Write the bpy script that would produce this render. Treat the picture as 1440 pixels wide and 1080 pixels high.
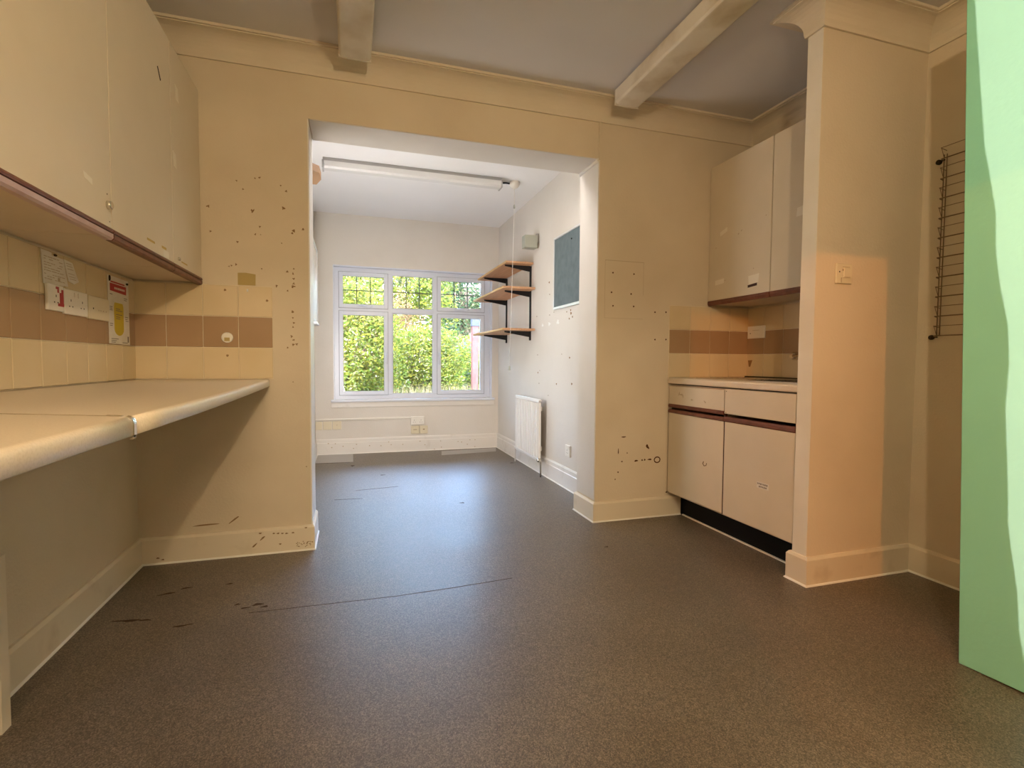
import bpy, bmesh, math, random
from mathutils import Vector, Matrix
random.seed(7)
C = bpy.context.scene.collection
for o in list(bpy.data.objects): bpy.data.objects.remove(o)

# ---------------------------------------------------------------- camera
def rot_cols(yaw, pitch, roll):
    cy, sy = math.cos(yaw), math.sin(yaw)
    f = Vector((sy*math.cos(pitch), cy*math.cos(pitch), math.sin(pitch)))
    r = Vector((cy, -sy, 0)); u = r.cross(f)
    c, s = math.cos(roll), math.sin(roll)
    return c*r+s*u, -s*r+c*u, f
r, u, f = rot_cols(0.30302, -0.04416, 0.00719)
cam = bpy.data.cameras.new('camera'); co = bpy.data.objects.new('camera', cam); C.objects.link(co)
cam.sensor_width = 36; cam.lens = 720.35/1440*36; cam.clip_start = .02; cam.clip_end = 300
co.matrix_world = Matrix(((r.x, u.x, -f.x, 0), (r.y, u.y, -f.y, 0), (r.z, u.z, -f.z, 1), (0, 0, 0, 1)))
bpy.context.scene.camera = co

# ---------------------------------------------------------------- world, sun, lamps, exposure
W = bpy.data.worlds.new('world'); bpy.context.scene.world = W; W.use_nodes = True
nt = W.node_tree; bg = nt.nodes['Background']
sky = nt.nodes.new('ShaderNodeTexSky'); sky.sky_type = 'NISHITA'; sky.sun_disc = False
sky.sun_elevation = math.radians(48); sky.sun_rotation = math.radians(200); sky.air_density = 1; sky.dust_density = 1.2
nt.links.new(sky.outputs[0], bg.inputs[0]); bg.inputs[1].default_value = 5.0

def lamp(name, kind, loc, energy, color, size=.3, target=None, sizey=None, angle=None, blend=.15):
    l = bpy.data.lights.new(name, kind); l.energy = energy; l.color = color
    if kind == 'AREA':
        l.size = size
        if sizey: l.shape = 'RECTANGLE'; l.size_y = sizey
    elif kind == 'SUN': l.angle = math.radians(1.0)
    else: l.shadow_soft_size = size
    if kind == 'SPOT': l.spot_size = math.radians(angle); l.spot_blend = blend
    o = bpy.data.objects.new(name, l); C.objects.link(o); o.location = loc
    if target is not None:
        o.rotation_euler = (Vector(target)-Vector(loc)).to_track_quat('-Z', 'Y').to_euler()
    return o
WARM = (1, .77, .49)
lamp('sun', 'SUN', (0, 0, 20), 8, (1, .94, .82), target=(2.4, .30, 20-2.5))
lamp('pendant_bulb', 'POINT', (.42, -.05, 2.10), 27, WARM, size=.022)
lamp('hall_lamp', 'AREA', (.28, -3.2, 2.25), 34, (1, .80, .56), size=1.25, sizey=.3, target=(.28, 1.2, .3))
lamp('low_hall_lamp', 'SPOT', (-.95, -2.6, 2.147), 120, (1, .30, .04), size=.008, target=(2.1, 1.5, .9), angle=30)
lamp('porch_daylight', 'SPOT', (-.70, -1.95, 1.55), 520, (1, .56, .56), size=.0004, target=(1.2, -.1, 1.35), angle=70)
lamp('far_room_fill', 'AREA', (.62, 3.26, 2.38), 5, (1, .95, .93), size=1.1, sizey=.14, target=(.62, 3.26, 0))  # unseen fill added behind the lintel to brighten the far room
lamp('far_room_side_fill', 'AREA', (-.305, 3.42, 1.25), 15, (1, .955, .95), size=.08, sizey=1.7, target=(1.05, 5.2, 2.15))  # second unseen fill, added behind the left jamb for far wall and ceiling
sc = bpy.context.scene
sc.view_settings.view_transform = 'Standard'; sc.view_settings.look = 'None'
sc.view_settings.gamma = 1; sc.view_settings.use_curve_mapping = False
sc.view_settings.exposure = 1.1

# ---------------------------------------------------------------- materials
def srgb(r, g, b):
    f = lambda v: (v/255/12.92) if v/255 <= .04045 else ((v/255+.055)/1.055)**2.4
    return (f(r), f(g), f(b), 1)
def mat(name, col, rough=.6, spec=.4, metal=0, noise=None, nscale=8, bump=0, bscale=200, detail=4, coords='Object'):
    """col base; noise=(second colour, low, high) mixes blotches of real paint / wear variation"""
    m = bpy.data.materials.new(name); m.use_nodes = True; n = m.node_tree; b = n.nodes['Principled BSDF']
    b.inputs['Base Color'].default_value = col; b.inputs['Roughness'].default_value = rough
    b.inputs['Specular IOR Level'].default_value = spec; b.inputs['Metallic'].default_value = metal
    tc = n.nodes.new('ShaderNodeNewGeometry') if coords == 'World' else n.nodes.new('ShaderNodeTexCoord')
    src = tc.outputs['Position'] if coords == 'World' else tc.outputs['Object']
    if noise:
        t = n.nodes.new('ShaderNodeTexNoise'); t.inputs['Scale'].default_value = nscale; t.inputs['Detail'].default_value = detail
        n.links.new(src, t.inputs['Vector'])
        rp = n.nodes.new('ShaderNodeValToRGB'); rp.color_ramp.elements[0].position = noise[1]; rp.color_ramp.elements[1].position = noise[2]
        rp.color_ramp.elements[0].color = col; rp.color_ramp.elements[1].color = noise[0]
        n.links.new(t.outputs[0], rp.inputs[0]); n.links.new(rp.outputs[0], b.inputs['Base Color'])
    if bump:
        t = n.nodes.new('ShaderNodeTexNoise'); t.inputs['Scale'].default_value = bscale; t.inputs['Detail'].default_value = 3
        n.links.new(src, t.inputs['Vector'])
        bp = n.nodes.new('ShaderNodeBump'); bp.inputs['Strength'].default_value = bump; bp.inputs['Distance'].default_value = .004
        n.links.new(t.outputs[0], bp.inputs['Height']); n.links.new(bp.outputs[0], b.inputs['Normal'])
    return m
M = {}
M['wall'] = mat('cream_wall_paint', (.70, .605, .46, 1), .75, .2, noise=((.635, .54, .40, 1), .42, .75), nscale=2.2, bump=.25, bscale=90, coords='World')
M['wall_pale'] = mat('pale_wall_paint', (.72, .675, .61, 1), .8, .2, noise=((.66, .61, .54, 1), .45, .8), nscale=2.0, bump=.2, bscale=90, coords='World')
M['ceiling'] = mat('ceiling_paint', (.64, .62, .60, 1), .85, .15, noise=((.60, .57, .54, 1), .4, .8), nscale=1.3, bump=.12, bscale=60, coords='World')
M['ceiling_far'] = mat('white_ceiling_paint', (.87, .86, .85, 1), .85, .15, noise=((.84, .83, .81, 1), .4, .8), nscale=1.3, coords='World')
M['cove'] = mat('cove_paint', (.70, .62, .49, 1), .7, .25, noise=((.66, .57, .43, 1), .4, .8), nscale=3, coords='World')
M['skirt'] = mat('skirting_gloss', (.74, .65, .50, 1), .4, .4, noise=((.60, .50, .36, 1), .60, .80), nscale=7, coords='World')
M['skirt_pale'] = mat('pale_skirting', (.76, .72, .66, 1), .4, .4, noise=((.62, .56, .48, 1), .6, .8), nscale=7, coords='World')
M['pale_gloss'] = mat('pale_gloss_paint', (.80, .75, .66, 1), .45, .4, noise=((.74, .68, .57, 1), .4, .8), nscale=5, coords='World')
M['gap_shade'] = mat('grey_gap_shade', (.30, .32, .36, 1), .6)
M['caulk'] = mat('white_sealant', (.85, .82, .75, 1), .5)
M['laminate'] = mat('cabinet_laminate', (.69, .60, .46, 1), .42, .4, noise=((.665, .575, .435, 1), .4, .7), nscale=5, bump=.03, bscale=250)
M['carcass'] = mat('cabinet_carcass', (.62, .53, .40, 1), .5, .3, noise=((.59, .50, .37, 1), .4, .7), nscale=5)
M['worktop'] = mat('worktop_laminate', (.72, .62, .48, 1), .30, .5, noise=((.66, .56, .42, 1), .45, .65), nscale=260, detail=2)
M['edge_wood'] = mat('brown_wood_rail', (.17, .060, .035, 1), .4, .4, noise=((.12, .04, .022, 1), .4, .7), nscale=30)
M['reflection_rail'] = mat('rail_pink_reflection', (.50, .36, .36, 1), .3, .6, noise=((.42, .28, .27, 1), .4, .7), nscale=12)  # pale pink paints a reflection into the rail colour
M['groove'] = mat('dark_groove', (.05, .018, .010, 1), .6)
M['tile_cream'] = mat('cream_glazed_tile', (.72, .59, .385, 1), .22, .5, noise=((.68, .545, .32, 1), .4, .75), nscale=4)
M['tile_mauve'] = mat('mauve_glazed_tile', (.41, .265, .15, 1), .22, .5, noise=((.375, .24, .13, 1), .4, .75), nscale=4)
M['grout'] = mat('cream_grout', (.76, .66, .49, 1), .8)
M['white_plastic'] = mat('white_plastic', (.80, .76, .68, 1), .35, .5)
M['old_plastic'] = mat('yellowed_plastic', (.72, .64, .46, 1), .4, .45)
M['upvc'] = mat('white_upvc', (.72, .75, .82, 1), .25, .5)
M['upvc_sh'] = mat('grey_gasket', (.35, .36, .38, 1), .5)
M['lead'] = mat('lead_strip', (.05, .055, .06, 1), .5)
M['chrome'] = mat('chrome', (.75, .72, .66, 1), .15, .5, metal=1)
M['dark'] = mat('black_metal', (.012, .012, .014, 1), .5, .3)
M['plinth'] = mat('black_plinth', (.004, .005, .008, 1), .55, .2)
M['hole'] = mat('hole_dark', (.05, .035, .02, 1), .9, .1)
M['stain'] = mat('rusty_stain', (.27, .165, .08, 1), .8, .1)
M['rust'] = mat('dark_rust', (.11, .045, .015, 1), .8, .1)
M['brown_shelf'] = mat('brown_shelf', (.36, .20, .09, 1), .5)
M['faint'] = mat('faint_mark', (.50, .40, .27, 1), .8, .1)
M['chip'] = mat('plaster_chip', (.85, .84, .80, 1), .8, .1)
M['olive'] = mat('bare_plaster_patch', (.47, .36, .15, 1), .8, .1)
M['tape'] = mat('pale_tape', (.80, .73, .60, 1), .5)
M['yellow_tape'] = mat('yellow_tape', (.50, .33, .07, 1), .5)
M['paper'] = mat('notice_paper', (.74, .70, .62, 1), .7, noise=((.69, .64, .55, 1), .4, .7), nscale=20)
M['ink'] = mat('grey_ink', (.22, .18, .14, 1), .8)
M['red'] = mat('red_print', (.42, .025, .03, 1), .5)
M['yellow'] = mat('yellow_print', (.60, .45, .03, 1), .5)
M['fitting'] = mat('stained_light_diffuser', (.72, .66, .54, 1), .35, .5, noise=((.45, .35, .20, 1), .45, .72), nscale=3.5)
M['fitting_end'] = mat('fitting_end_cap', (.62, .55, .44, 1), .5)
M['grey_fitting'] = mat('grey_batten', (.46, .45, .44, 1), .4)
M['white_fitting'] = mat('white_diffuser', (.72, .71, .69, 1), .35)
M['board'] = mat('slate_blue_felt', (.16, .20, .21, 1), .95, .05, noise=((.13, .165, .175, 1), .4, .7), nscale=14, bump=.3, bscale=500)
M['alu'] = mat('aluminium_frame', (.74, .75, .74, 1), .35, .5, metal=.3)
M['pine'] = mat('pine_shelf', (.62, .36, .20, 1), .5, .3)
M['pine_edge'] = mat('pine_edge', (.66, .43, .20, 1), .5, .3)
M['speaker'] = mat('grey_green_box', (.42, .43, .36, 1), .6)
M['rad'] = mat('radiator_enamel', (.80, .78, .74, 1), .35, .4)
M['rad_gap_shade'] = mat('shaded_radiator_groove', (.50, .48, .45, 1), .6)  # greyer than the ribs: shade between them painted in
M['wire'] = mat('brown_wire', (.22, .14, .07, 1), .5, .4)
M['green'] = mat('mint_green_paint', (.30, .72, .52, 1), .7, .2, noise=((.285, .69, .50, 1), .4, .75), nscale=3, bump=.15, bscale=60)
M['patch_vinyl'] = mat('lighter_vinyl_patch', (.40, .37, .34, 1), .4)
M['mud'] = mat('dirt_smudge', (.075, .048, .032, 1), .8, .1)
M['brick'] = mat('garden_brick', (.10, .055, .040, 1), .9, 0, noise=((.12, .08, .06, 1), .4, .7), nscale=9)
M['mortar'] = mat('mortar', (.13, .12, .11, 1), .9)
M['render'] = mat('white_render', (.30, .29, .28, 1), .9)
M['roof_tile'] = mat('roof_tile', (.12, .06, .04, 1), .9)
M['post_red'] = mat('red_stained_timber', (.075, .032, .030, 1), .9, 0, noise=((.095, .045, .042, 1), .4, .7), nscale=14)
M['fence'] = mat('weathered_fence', (.038, .042, .055, 1), .9, 0, noise=((.028, .032, .044, 1), .4, .7), nscale=10)
M['bounce_paving'] = mat('pale_bounce_paving', (.72, .70, .66, 1), .9, noise=((.62, .60, .55, 1), .4, .7), nscale=4)
M['soil'] = mat('dry_lawn', (.16, .14, .08, 1), .95, noise=((.11, .12, .05, 1), .4, .7), nscale=3)
M['bark'] = mat('bark', (.10, .07, .05, 1), .9)

def wood_grain(m, c2):
    n = m.node_tree; b = n.nodes['Principled BSDF']; tc = n.nodes.new('ShaderNodeTexCoord'); mp = n.nodes.new('ShaderNodeMapping')
    mp.inputs['Scale'].default_value = (26, 1.2, 26); t = n.nodes.new('ShaderNodeTexNoise'); t.inputs['Scale'].default_value = 2
    t.inputs['Detail'].default_value = 5
    rp = n.nodes.new('ShaderNodeValToRGB'); rp.color_ramp.elements[0].color = b.inputs['Base Color'].default_value; rp.color_ramp.elements[1].color = c2
    rp.color_ramp.elements[0].position = .4; rp.color_ramp.elements[1].position = .65
    n.links.new(tc.outputs['Object'], mp.inputs[0]); n.links.new(mp.outputs[0], t.inputs['Vector']); n.links.new(t.outputs[0], rp.inputs[0]); n.links.new(rp.outputs[0], b.inputs['Base Color'])
wood_grain(M['pine'], (.52, .28, .15, 1)); wood_grain(M['pine_edge'], (.55, .33, .14, 1))

def floor_mat():
    m = bpy.data.materials.new('speckled_vinyl'); m.use_nodes = True; n = m.node_tree; b = n.nodes['Principled BSDF']; L = n.links.new
    g = n.nodes.new('ShaderNodeNewGeometry')
    t = n.nodes.new('ShaderNodeTexVoronoi'); t.inputs['Scale'].default_value = 330; L(g.outputs['Position'], t.inputs['Vector'])
    rp = n.nodes.new('ShaderNodeValToRGB'); e = rp.color_ramp.elements
    e[0].position = .05; e[0].color = (.068, .050, .033, 1); e[1].position = .95; e[1].color = (.30, .235, .170, 1)
    k = e.new(.5); k.color = (.145, .112, .079, 1)
    L(t.outputs['Color'], rp.inputs[0])
    # broad worn and dirty areas of the sheet
    t2 = n.nodes.new('ShaderNodeTexNoise'); t2.inputs['Scale'].default_value = 1.7; t2.inputs['Detail'].default_value = 6; t2.inputs['Roughness'].default_value = .65
    L(g.outputs['Position'], t2.inputs['Vector'])
    r2 = n.nodes.new('ShaderNodeValToRGB'); r2.color_ramp.elements[0].position = .35; r2.color_ramp.elements[0].color = (.74, .72, .70, 1); r2.color_ramp.elements[1].position = .62; r2.color_ramp.elements[1].color = (1, 1, 1, 1)
    L(t2.outputs[0], r2.inputs[0])
    mx = n.nodes.new('ShaderNodeMixRGB'); mx.blend_type = 'MULTIPLY'; mx.inputs[0].default_value = 1; L(rp.outputs[0], mx.inputs[1]); L(r2.outputs[0], mx.inputs[2])
    L(mx.outputs[0], b.inputs['Base Color'])
    r3 = n.nodes.new('ShaderNodeMapRange'); r3.inputs[3].default_value = .30; r3.inputs[4].default_value = .52; L(t2.outputs[0], r3.inputs[0]); L(r3.outputs[0], b.inputs['Roughness'])
    bp = n.nodes.new('ShaderNodeBump'); bp.inputs['Strength'].default_value = .02; bp.inputs['Distance'].default_value = .001; L(t.outputs['Distance'], bp.inputs['Height']); L(bp.outputs[0], b.inputs['Normal'])
    b.inputs['Specular IOR Level'].default_value = .55
    return m
M['floor'] = floor_mat()
def glass_mat():
    m = bpy.data.materials.new('window_glass'); m.use_nodes = True; n = m.node_tree; n.nodes.clear(); L = n.links.new
    o = n.nodes.new('ShaderNodeOutputMaterial'); t = n.nodes.new('ShaderNodeBsdfTransparent'); t.inputs[0].default_value = (.97, .98, .97, 1)
    g = n.nodes.new('ShaderNodeBsdfGlossy'); g.inputs['Roughness'].default_value = .01; fr = n.nodes.new('ShaderNodeFresnel'); fr.inputs[0].default_value = 1.45
    mx = n.nodes.new('ShaderNodeMixShader'); L(fr.outputs[0], mx.inputs[0]); L(t.outputs[0], mx.inputs[1]); L(g.outputs[0], mx.inputs[2]); L(mx.outputs[0], o.inputs[0])
    return m
M['glass'] = glass_mat()
def leaf_mat(name, cols):
    m = bpy.data.materials.new(name); m.use_nodes = True; n = m.node_tree; n.nodes.clear(); L = n.links.new
    o = n.nodes.new('ShaderNodeOutputMaterial'); g = n.nodes.new('ShaderNodeNewGeometry'); rp = n.nodes.new('ShaderNodeValToRGB')
    while len(rp.color_ramp.elements) < len(cols): rp.color_ramp.elements.new(.5)
    for i, c in enumerate(cols):
        rp.color_ramp.elements[i].position = i/(len(cols)-1); rp.color_ramp.elements[i].color = (c[0]*.23, c[1]*.20, c[2]*.18, 1)
    L(g.outputs['Random Per Island'], rp.inputs[0])
    d = n.nodes.new('ShaderNodeBsdfDiffuse'); t = n.nodes.new('ShaderNodeBsdfTranslucent'); mx = n.nodes.new('ShaderNodeMixShader'); mx.inputs[0].default_value = .35
    L(rp.outputs[0], d.inputs[0]); L(rp.outputs[0], t.inputs[0]); L(d.outputs[0], mx.inputs[1]); L(t.outputs[0], mx.inputs[2]); L(mx.outputs[0], o.inputs[0])
    return m
M['leaf_lime'] = leaf_mat('lime_leaves', [(.16, .36, .07), (.42, .58, .10), (.66, .68, .12), (.30, .52, .12), (.70, .72, .45)])
M['leaf_green'] = leaf_mat('green_leaves', [(.10, .28, .08), (.24, .50, .10), (.58, .64, .12), (.16, .40, .14)])
M['leaf_dark'] = leaf_mat('bluish_leaves', [(.07, .20, .12), (.16, .36, .22), (.30, .50, .28), (.45, .60, .30)])
M['leaf_pink'] = leaf_mat('bronze_leaves', [(.42, .26, .14), (.60, .42, .26), (.46, .46, .18)])
M['straw'] = leaf_mat('straw_grass', [(.55, .46, .22), (.75, .66, .42), (.48, .50, .18), (.80, .74, .55)])

# ---------------------------------------------------------------- mesh helpers
def box(bm, x0, y0, z0, x1, y1, z1, bev=0, mi=0, seg=1):
    if x0 > x1: x0, x1 = x1, x0
    if y0 > y1: y0, y1 = y1, y0
    if z0 > z1: z0, z1 = z1, z0
    v = [bm.verts.new(p) for p in ((x0,y0,z0),(x1,y0,z0),(x1,y1,z0),(x0,y1,z0),(x0,y0,z1),(x1,y0,z1),(x1,y1,z1),(x0,y1,z1))]
    fs = [bm.faces.new([v[i] for i in q]) for q in ((3,2,1,0),(4,5,6,7),(0,1,5,4),(1,2,6,5),(2,3,7,6),(3,0,4,7))]
    for q in fs: q.material_index = mi
    if bev:
        es = list({e for q in fs for e in q.edges})
        bmesh.ops.bevel(bm, geom=es, offset=bev, segments=seg, affect='EDGES', profile=.5, material=mi)
def BX(*a, **k):
    bm = bmesh.new(); box(bm, *a, **k); return bm
def prism(bm, pts, axis, a, b, mi=0):
    """extrude polygon pts (2D) along axis from a to b; axis 'x': pts=(y,z) 'y': (x,z) 'z': (x,y)"""
    def P(p, t): return {'x': (t, p[0], p[1]), 'y': (p[0], t, p[1]), 'z': (p[0], p[1], t)}[axis]
    A = [bm.verts.new(P(p, a)) for p in pts]; B = [bm.verts.new(P(p, b)) for p in pts]
    n = len(pts)
    fs = [bm.faces.new(A), bm.faces.new(B[::-1])]
    for i in range(n): fs.append(bm.faces.new((A[i], B[i], B[(i+1) % n], A[(i+1) % n])))
    for q in fs: q.material_index = mi
def tube(bm, pts, rad, n=8, cap=True, mi=0):
    pts = [Vector(p) for p in pts]; rings = []
    for i, p in enumerate(pts):
        d = (pts[min(i+1, len(pts)-1)]-pts[max(i-1, 0)]).normalized()
        s = d.cross(Vector((0, 0, 1)) if abs(d.z) < .9 else Vector((1, 0, 0))).normalized(); t = d.cross(s)
        rr = rad[i] if isinstance(rad, (list, tuple)) else rad
        rings.append([bm.verts.new(p+(s*math.cos(2*math.pi*k/n)+t*math.sin(2*math.pi*k/n))*rr) for k in range(n)])
    for a, b in zip(rings, rings[1:]):
        for k in range(n):
            q = bm.faces.new((a[k], a[(k+1) % n], b[(k+1) % n], b[k])); q.smooth = True; q.material_index = mi
    if cap: bm.faces.new(rings[0][::-1]).material_index = mi; bm.faces.new(rings[-1]).material_index = mi
def sweep(bm, path, prof, closed=False):
    """mitred sweep: path 2D points with the room on the RIGHT of travel; prof (d into room, z)"""
    n = len(path); rings = []
    for i in range(n):
        p = Vector(path[i]); dirs = []
        if i > 0: dirs.append((p-Vector(path[i-1])).normalized())
        if i < n-1: dirs.append((Vector(path[i+1])-p).normalized())
        ns = [Vector((d.y, -d.x)) for d in dirs]
        if len(ns) == 1: m = ns[0]
        else: m = (ns[0]+ns[1]); m = m/(1+ns[0].dot(ns[1]))
        rings.append([bm.verts.new((p.x+m.x*d, p.y+m.y*d, z)) for d, z in prof])
    for a, b in zip(rings, rings[1:]):
        for k in range(len(prof)):
            k2 = (k+1) % len(prof)
            bm.faces.new((a[k], a[k2], b[k2], b[k]))
    bm.faces.new(rings[0]); bm.faces.new(rings[-1][::-1])
def blob(bm, c, nrm, rx, ry, n=9, jit=.25, h=.0006, ang=0, mi=0):
    """a small irregular flat mark of real thickness lying on a surface with normal nrm ('x','-x','-y','z')"""
    vs = []; top = []
    ph = random.random()*6
    for k in range(n):
        a = 2*math.pi*k/n; q = 1+jit*math.sin(a*3+ph)*.6+jit*random.uniform(-.4, .4)
        p = (rx*math.cos(a)*q, ry*math.sin(a)*q); p = (p[0]*math.cos(ang)-p[1]*math.sin(ang), p[0]*math.sin(ang)+p[1]*math.cos(ang))
        def at(hh):
            if nrm == '-y': return (c[0]+p[0], c[1]-hh, c[2]+p[1])
            if nrm == 'x': return (c[0]+hh, c[1]+p[0], c[2]+p[1])
            if nrm == '-x': return (c[0]-hh, c[1]+p[0], c[2]+p[1])
            return (c[0]+p[0], c[1]+p[1], c[2]+hh)
        vs.append(bm.verts.new(at(0))); top.append(bm.verts.new(at(h)))
    bm.faces.new(top).material_index = mi
    for k in range(n): bm.faces.new((vs[k], vs[(k+1) % n], top[(k+1) % n], top[k])).material_index = mi
def wpos(o):
    v = Vector((0, 0, 0))
    while o is not None: v += o.location; o = o.parent
    return v
def obj(name, bm, m, parent=None, smooth=False, label=None, cat=None, group=None, kind=None, at=None):
    bmesh.ops.recalc_face_normals(bm, faces=bm.faces)
    if parent is None and at is None and kind != 'structure' and len(bm.verts):
        xs = [v.co for v in bm.verts]
        at = Vector(((min(v.x for v in xs)+max(v.x for v in xs))/2, (min(v.y for v in xs)+max(v.y for v in xs))/2, min(v.z for v in xs)))
    off = wpos(parent) if parent is not None else Vector(at or (0, 0, 0))
    bmesh.ops.translate(bm, verts=bm.verts, vec=-off)
    me = bpy.data.meshes.new(name); bm.to_mesh(me); bm.free()
    for q in (m if isinstance(m, (list, tuple)) else [m]): me.materials.append(M[q] if isinstance(q, str) else q)
    if smooth:
        for p in me.polygons: p.use_smooth = True
    o = bpy.data.objects.new(name, me); C.objects.link(o)
    if parent is not None: o.parent = parent
    else: o.location = off
    if label: o['label'] = label
    if cat: o['category'] = cat
    if group: o['group'] = group
    if kind: o['kind'] = kind
    return o
def thing(name, loc, label, cat, group=None):
    o = bpy.data.objects.new(name, None); C.objects.link(o); o.location = loc; o.empty_display_size = .05
    o['label'] = label; o['category'] = cat
    if group: o['group'] = group
    return o
def struct(name, bm, m, label=None, category=None): 
    o = obj(name, bm, m, kind='structure')
    if label: o['label'] = label
    return o

# ---------------------------------------------------------------- the room shell
XL, YB, XR = -.99, 2.87, 2.58          # left wall, back wall, right wall of the near room
ZC, ZF = 2.565, 2.53                   # ceilings
YF, XFL, XFR = 5.72, -.37, 1.62        # far room
OL, OR, OT = -.211, 1.445, 2.235        # opening in the back wall
YO = 3.13                              # far side of that wall
YR = -.60                              # rear wall, behind the camera
bm = bmesh.new(); box(bm, XL-.1, -3.6, -.1, XR+.1, YF+.3, 0)
FLOOR = struct('floor', bm, 'floor', 'brown speckled vinyl sheet floor running through both rooms')
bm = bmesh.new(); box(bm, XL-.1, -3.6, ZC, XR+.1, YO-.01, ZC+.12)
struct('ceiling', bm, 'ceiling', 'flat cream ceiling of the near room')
bm = bmesh.new(); box(bm, XFL-.1, YO-.01, ZF, XFR+.1, YF+.3, ZF+.15)
struct('ceiling_far', bm, 'ceiling_far', 'white ceiling of the far room')
bm = bmesh.new(); box(bm, XL-.1, -3.6, 0, XL, YO, ZC)
WALL_L = struct('wall_left', bm, 'wall', 'cream left wall with a tiled splashback')
bm = bmesh.new(); box(bm, XR, -3.6, 0, XR+.1, YO, ZC)
WALL_R = struct('wall_right', bm, 'wall', 'cream right wall')
bm = bmesh.new()
box(bm, XL, YB, 0, OL, YO, ZC); box(bm, OR, YB, 0, XR, YO, ZC); box(bm, OL, YB, OT, OR, YO, ZC)
bmesh.ops.remove_doubles(bm, verts=bm.verts, dist=1e-5)
WALL_B = struct('wall_back', bm, 'wall', 'marked cream wall pierced by the wide opening')
bm = bmesh.new(); box(bm, 1.95, 1.77, 0, XR, 1.85, ZC)
WALL_P = struct('wall_partition', bm, 'wall', 'short cream partition in front of the sink alcove')
bm = bmesh.new(); box(bm, XFR, YO, 0, XFR+.12, YF, ZF)
WALL_FR = struct('wall_far_right', bm, 'wall_pale', 'pale right wall of the far room')
bm = bmesh.new(); box(bm, XFL-.12, YO, 0, XFL, YF, ZF)
struct('wall_far_left', bm, 'wall_pale', 'pale left wall of the far room')
WX0, WX1, WZ0, WZ1 = -.185, 1.545, .575, 2.0
bm = bmesh.new()
box(bm, XFL-.12, YF, 0, WX0, YF+.26, ZF); box(bm, WX1, YF, 0, XFR+.12, YF+.26, ZF); box(bm, WX0, YF, 0, WX1, YF+.26, WZ0); box(bm, WX0, YF, WZ1, WX1, YF+.26, ZF)
bmesh.ops.remove_doubles(bm, verts=bm.verts, dist=1e-5)
WALL_F = struct('wall_far', bm, 'wall_pale', 'pale far wall around the window')
# rear wall with the doorway the photographer stands before
bm = bmesh.new()
DX0, DX1, DZ = -.45, 1.01, 1.86
box(bm, XL, YR-.1, 0, DX0, YR, ZC); box(bm, DX1, YR-.1, 0, XR, YR, ZC); box(bm, DX0, YR-.1, DZ, DX1, YR, ZC)
struct('wall_rear', bm, 'wall')
bm = bmesh.new(); box(bm, XL-.1, -3.7, 0, XR+.1, -3.6, ZC)
struct('wall_hall', bm, 'wall')

# added unseen mask, its edge shaped to cast the wavy light on the green door
S = (-.70, -1.95, 1.55); bm = bmesh.new(); ed = []
for zi, yi in ((2.75, 1.285), (2.40, 1.235), (2.19, 1.213), (1.95, 1.190), (1.70, 1.165), (1.62, 1.150), (1.48, 1.125), (1.36, 1.120), (1.25, 1.105), (1.12, 1.078), (1.00, 1.070), (.86, 1.074), (.72, 1.064), (.60, 1.056), (.50, 1.052), (.42, 1.040), (.30, 1.020), (.18, 1.010), (.08, .990), (0, .980), (-.3, .95)):
    k = (-1.5-S[1])/(yi-S[1]); ed.append((S[0]+(1.952-S[0])*k, S[2]+(zi-S[2])*k))
pts = [(XL+.001, 0), (ed[-1][0], 0)]+ed[::-1]+[(ed[0][0], 2.30), (XL+.001, 2.30)]
prism(bm, pts, 'y', -1.5, -1.49)
struct('light_mask', bm, 'wall')

# lining strip and beads of the opening
bm = bmesh.new(); box(bm, OL-.004, YB+.004, .13, OL+.006, YO+.004, OT)
struct('trim_1', bm, 'skirt_pale', 'white edge of the left side of the opening')
bm = bmesh.new(); tube(bm, [(OR-.008, YB-.002, OT-.010), (OR-.008, YO+.004, OT-.010)], .011, 8)
struct('trim_2', bm, 'skirt_pale', 'thin bead along the top right edge of the opening')
bm = bmesh.new(); box(bm, OR-.008, YB-.006, OT-.01, OR+.006, YB+.002, 2.46, bev=.002)
struct('trim_3', bm, 'wall', 'thin upright bead above the right corner of the opening')
bm = bmesh.new(); box(bm, OL+.01, YB+.004, OT-.004, OR-.015, YO+.002, OT+.002)
struct('trim_4', bm, 'wall_pale', 'grey white soffit of the opening')
bm = bmesh.new(); box(bm, OR-.004, YB+.006, .135, OR+.002, YO+.002, OT-.01)
struct('trim_5', bm, 'wall_pale', 'pale right side of the opening')

bm = bmesh.new(); box(bm, 1.9485, 1.772, .13, 1.951, 1.849, 2.447)
struct('trim_7', bm, 'pale_gloss', 'paler painted end face of the partition')

# coved cornice
prof = [(0, 2.448), (.010, 2.448), (.013, 2.461)]
for k in range(0, 9):
    a = math.pi/2*k/8
    prof.append((.013+.088*(1-math.cos(a)), 2.461+.088*math.sin(a)))
prof += [(.101, 2.553), (.112, 2.553), (.112, ZC+.002), (0, ZC+.002)]
bm = bmesh.new()
sweep(bm, [(XL, YR), (XL, YB), (XR, YB), (XR, 1.85), (1.95, 1.85), (1.95, 1.77), (XR, 1.77), (XR, YR)], prof)
cove = struct('trim_6', bm, 'cove', 'coved cornice round the near room')

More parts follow.
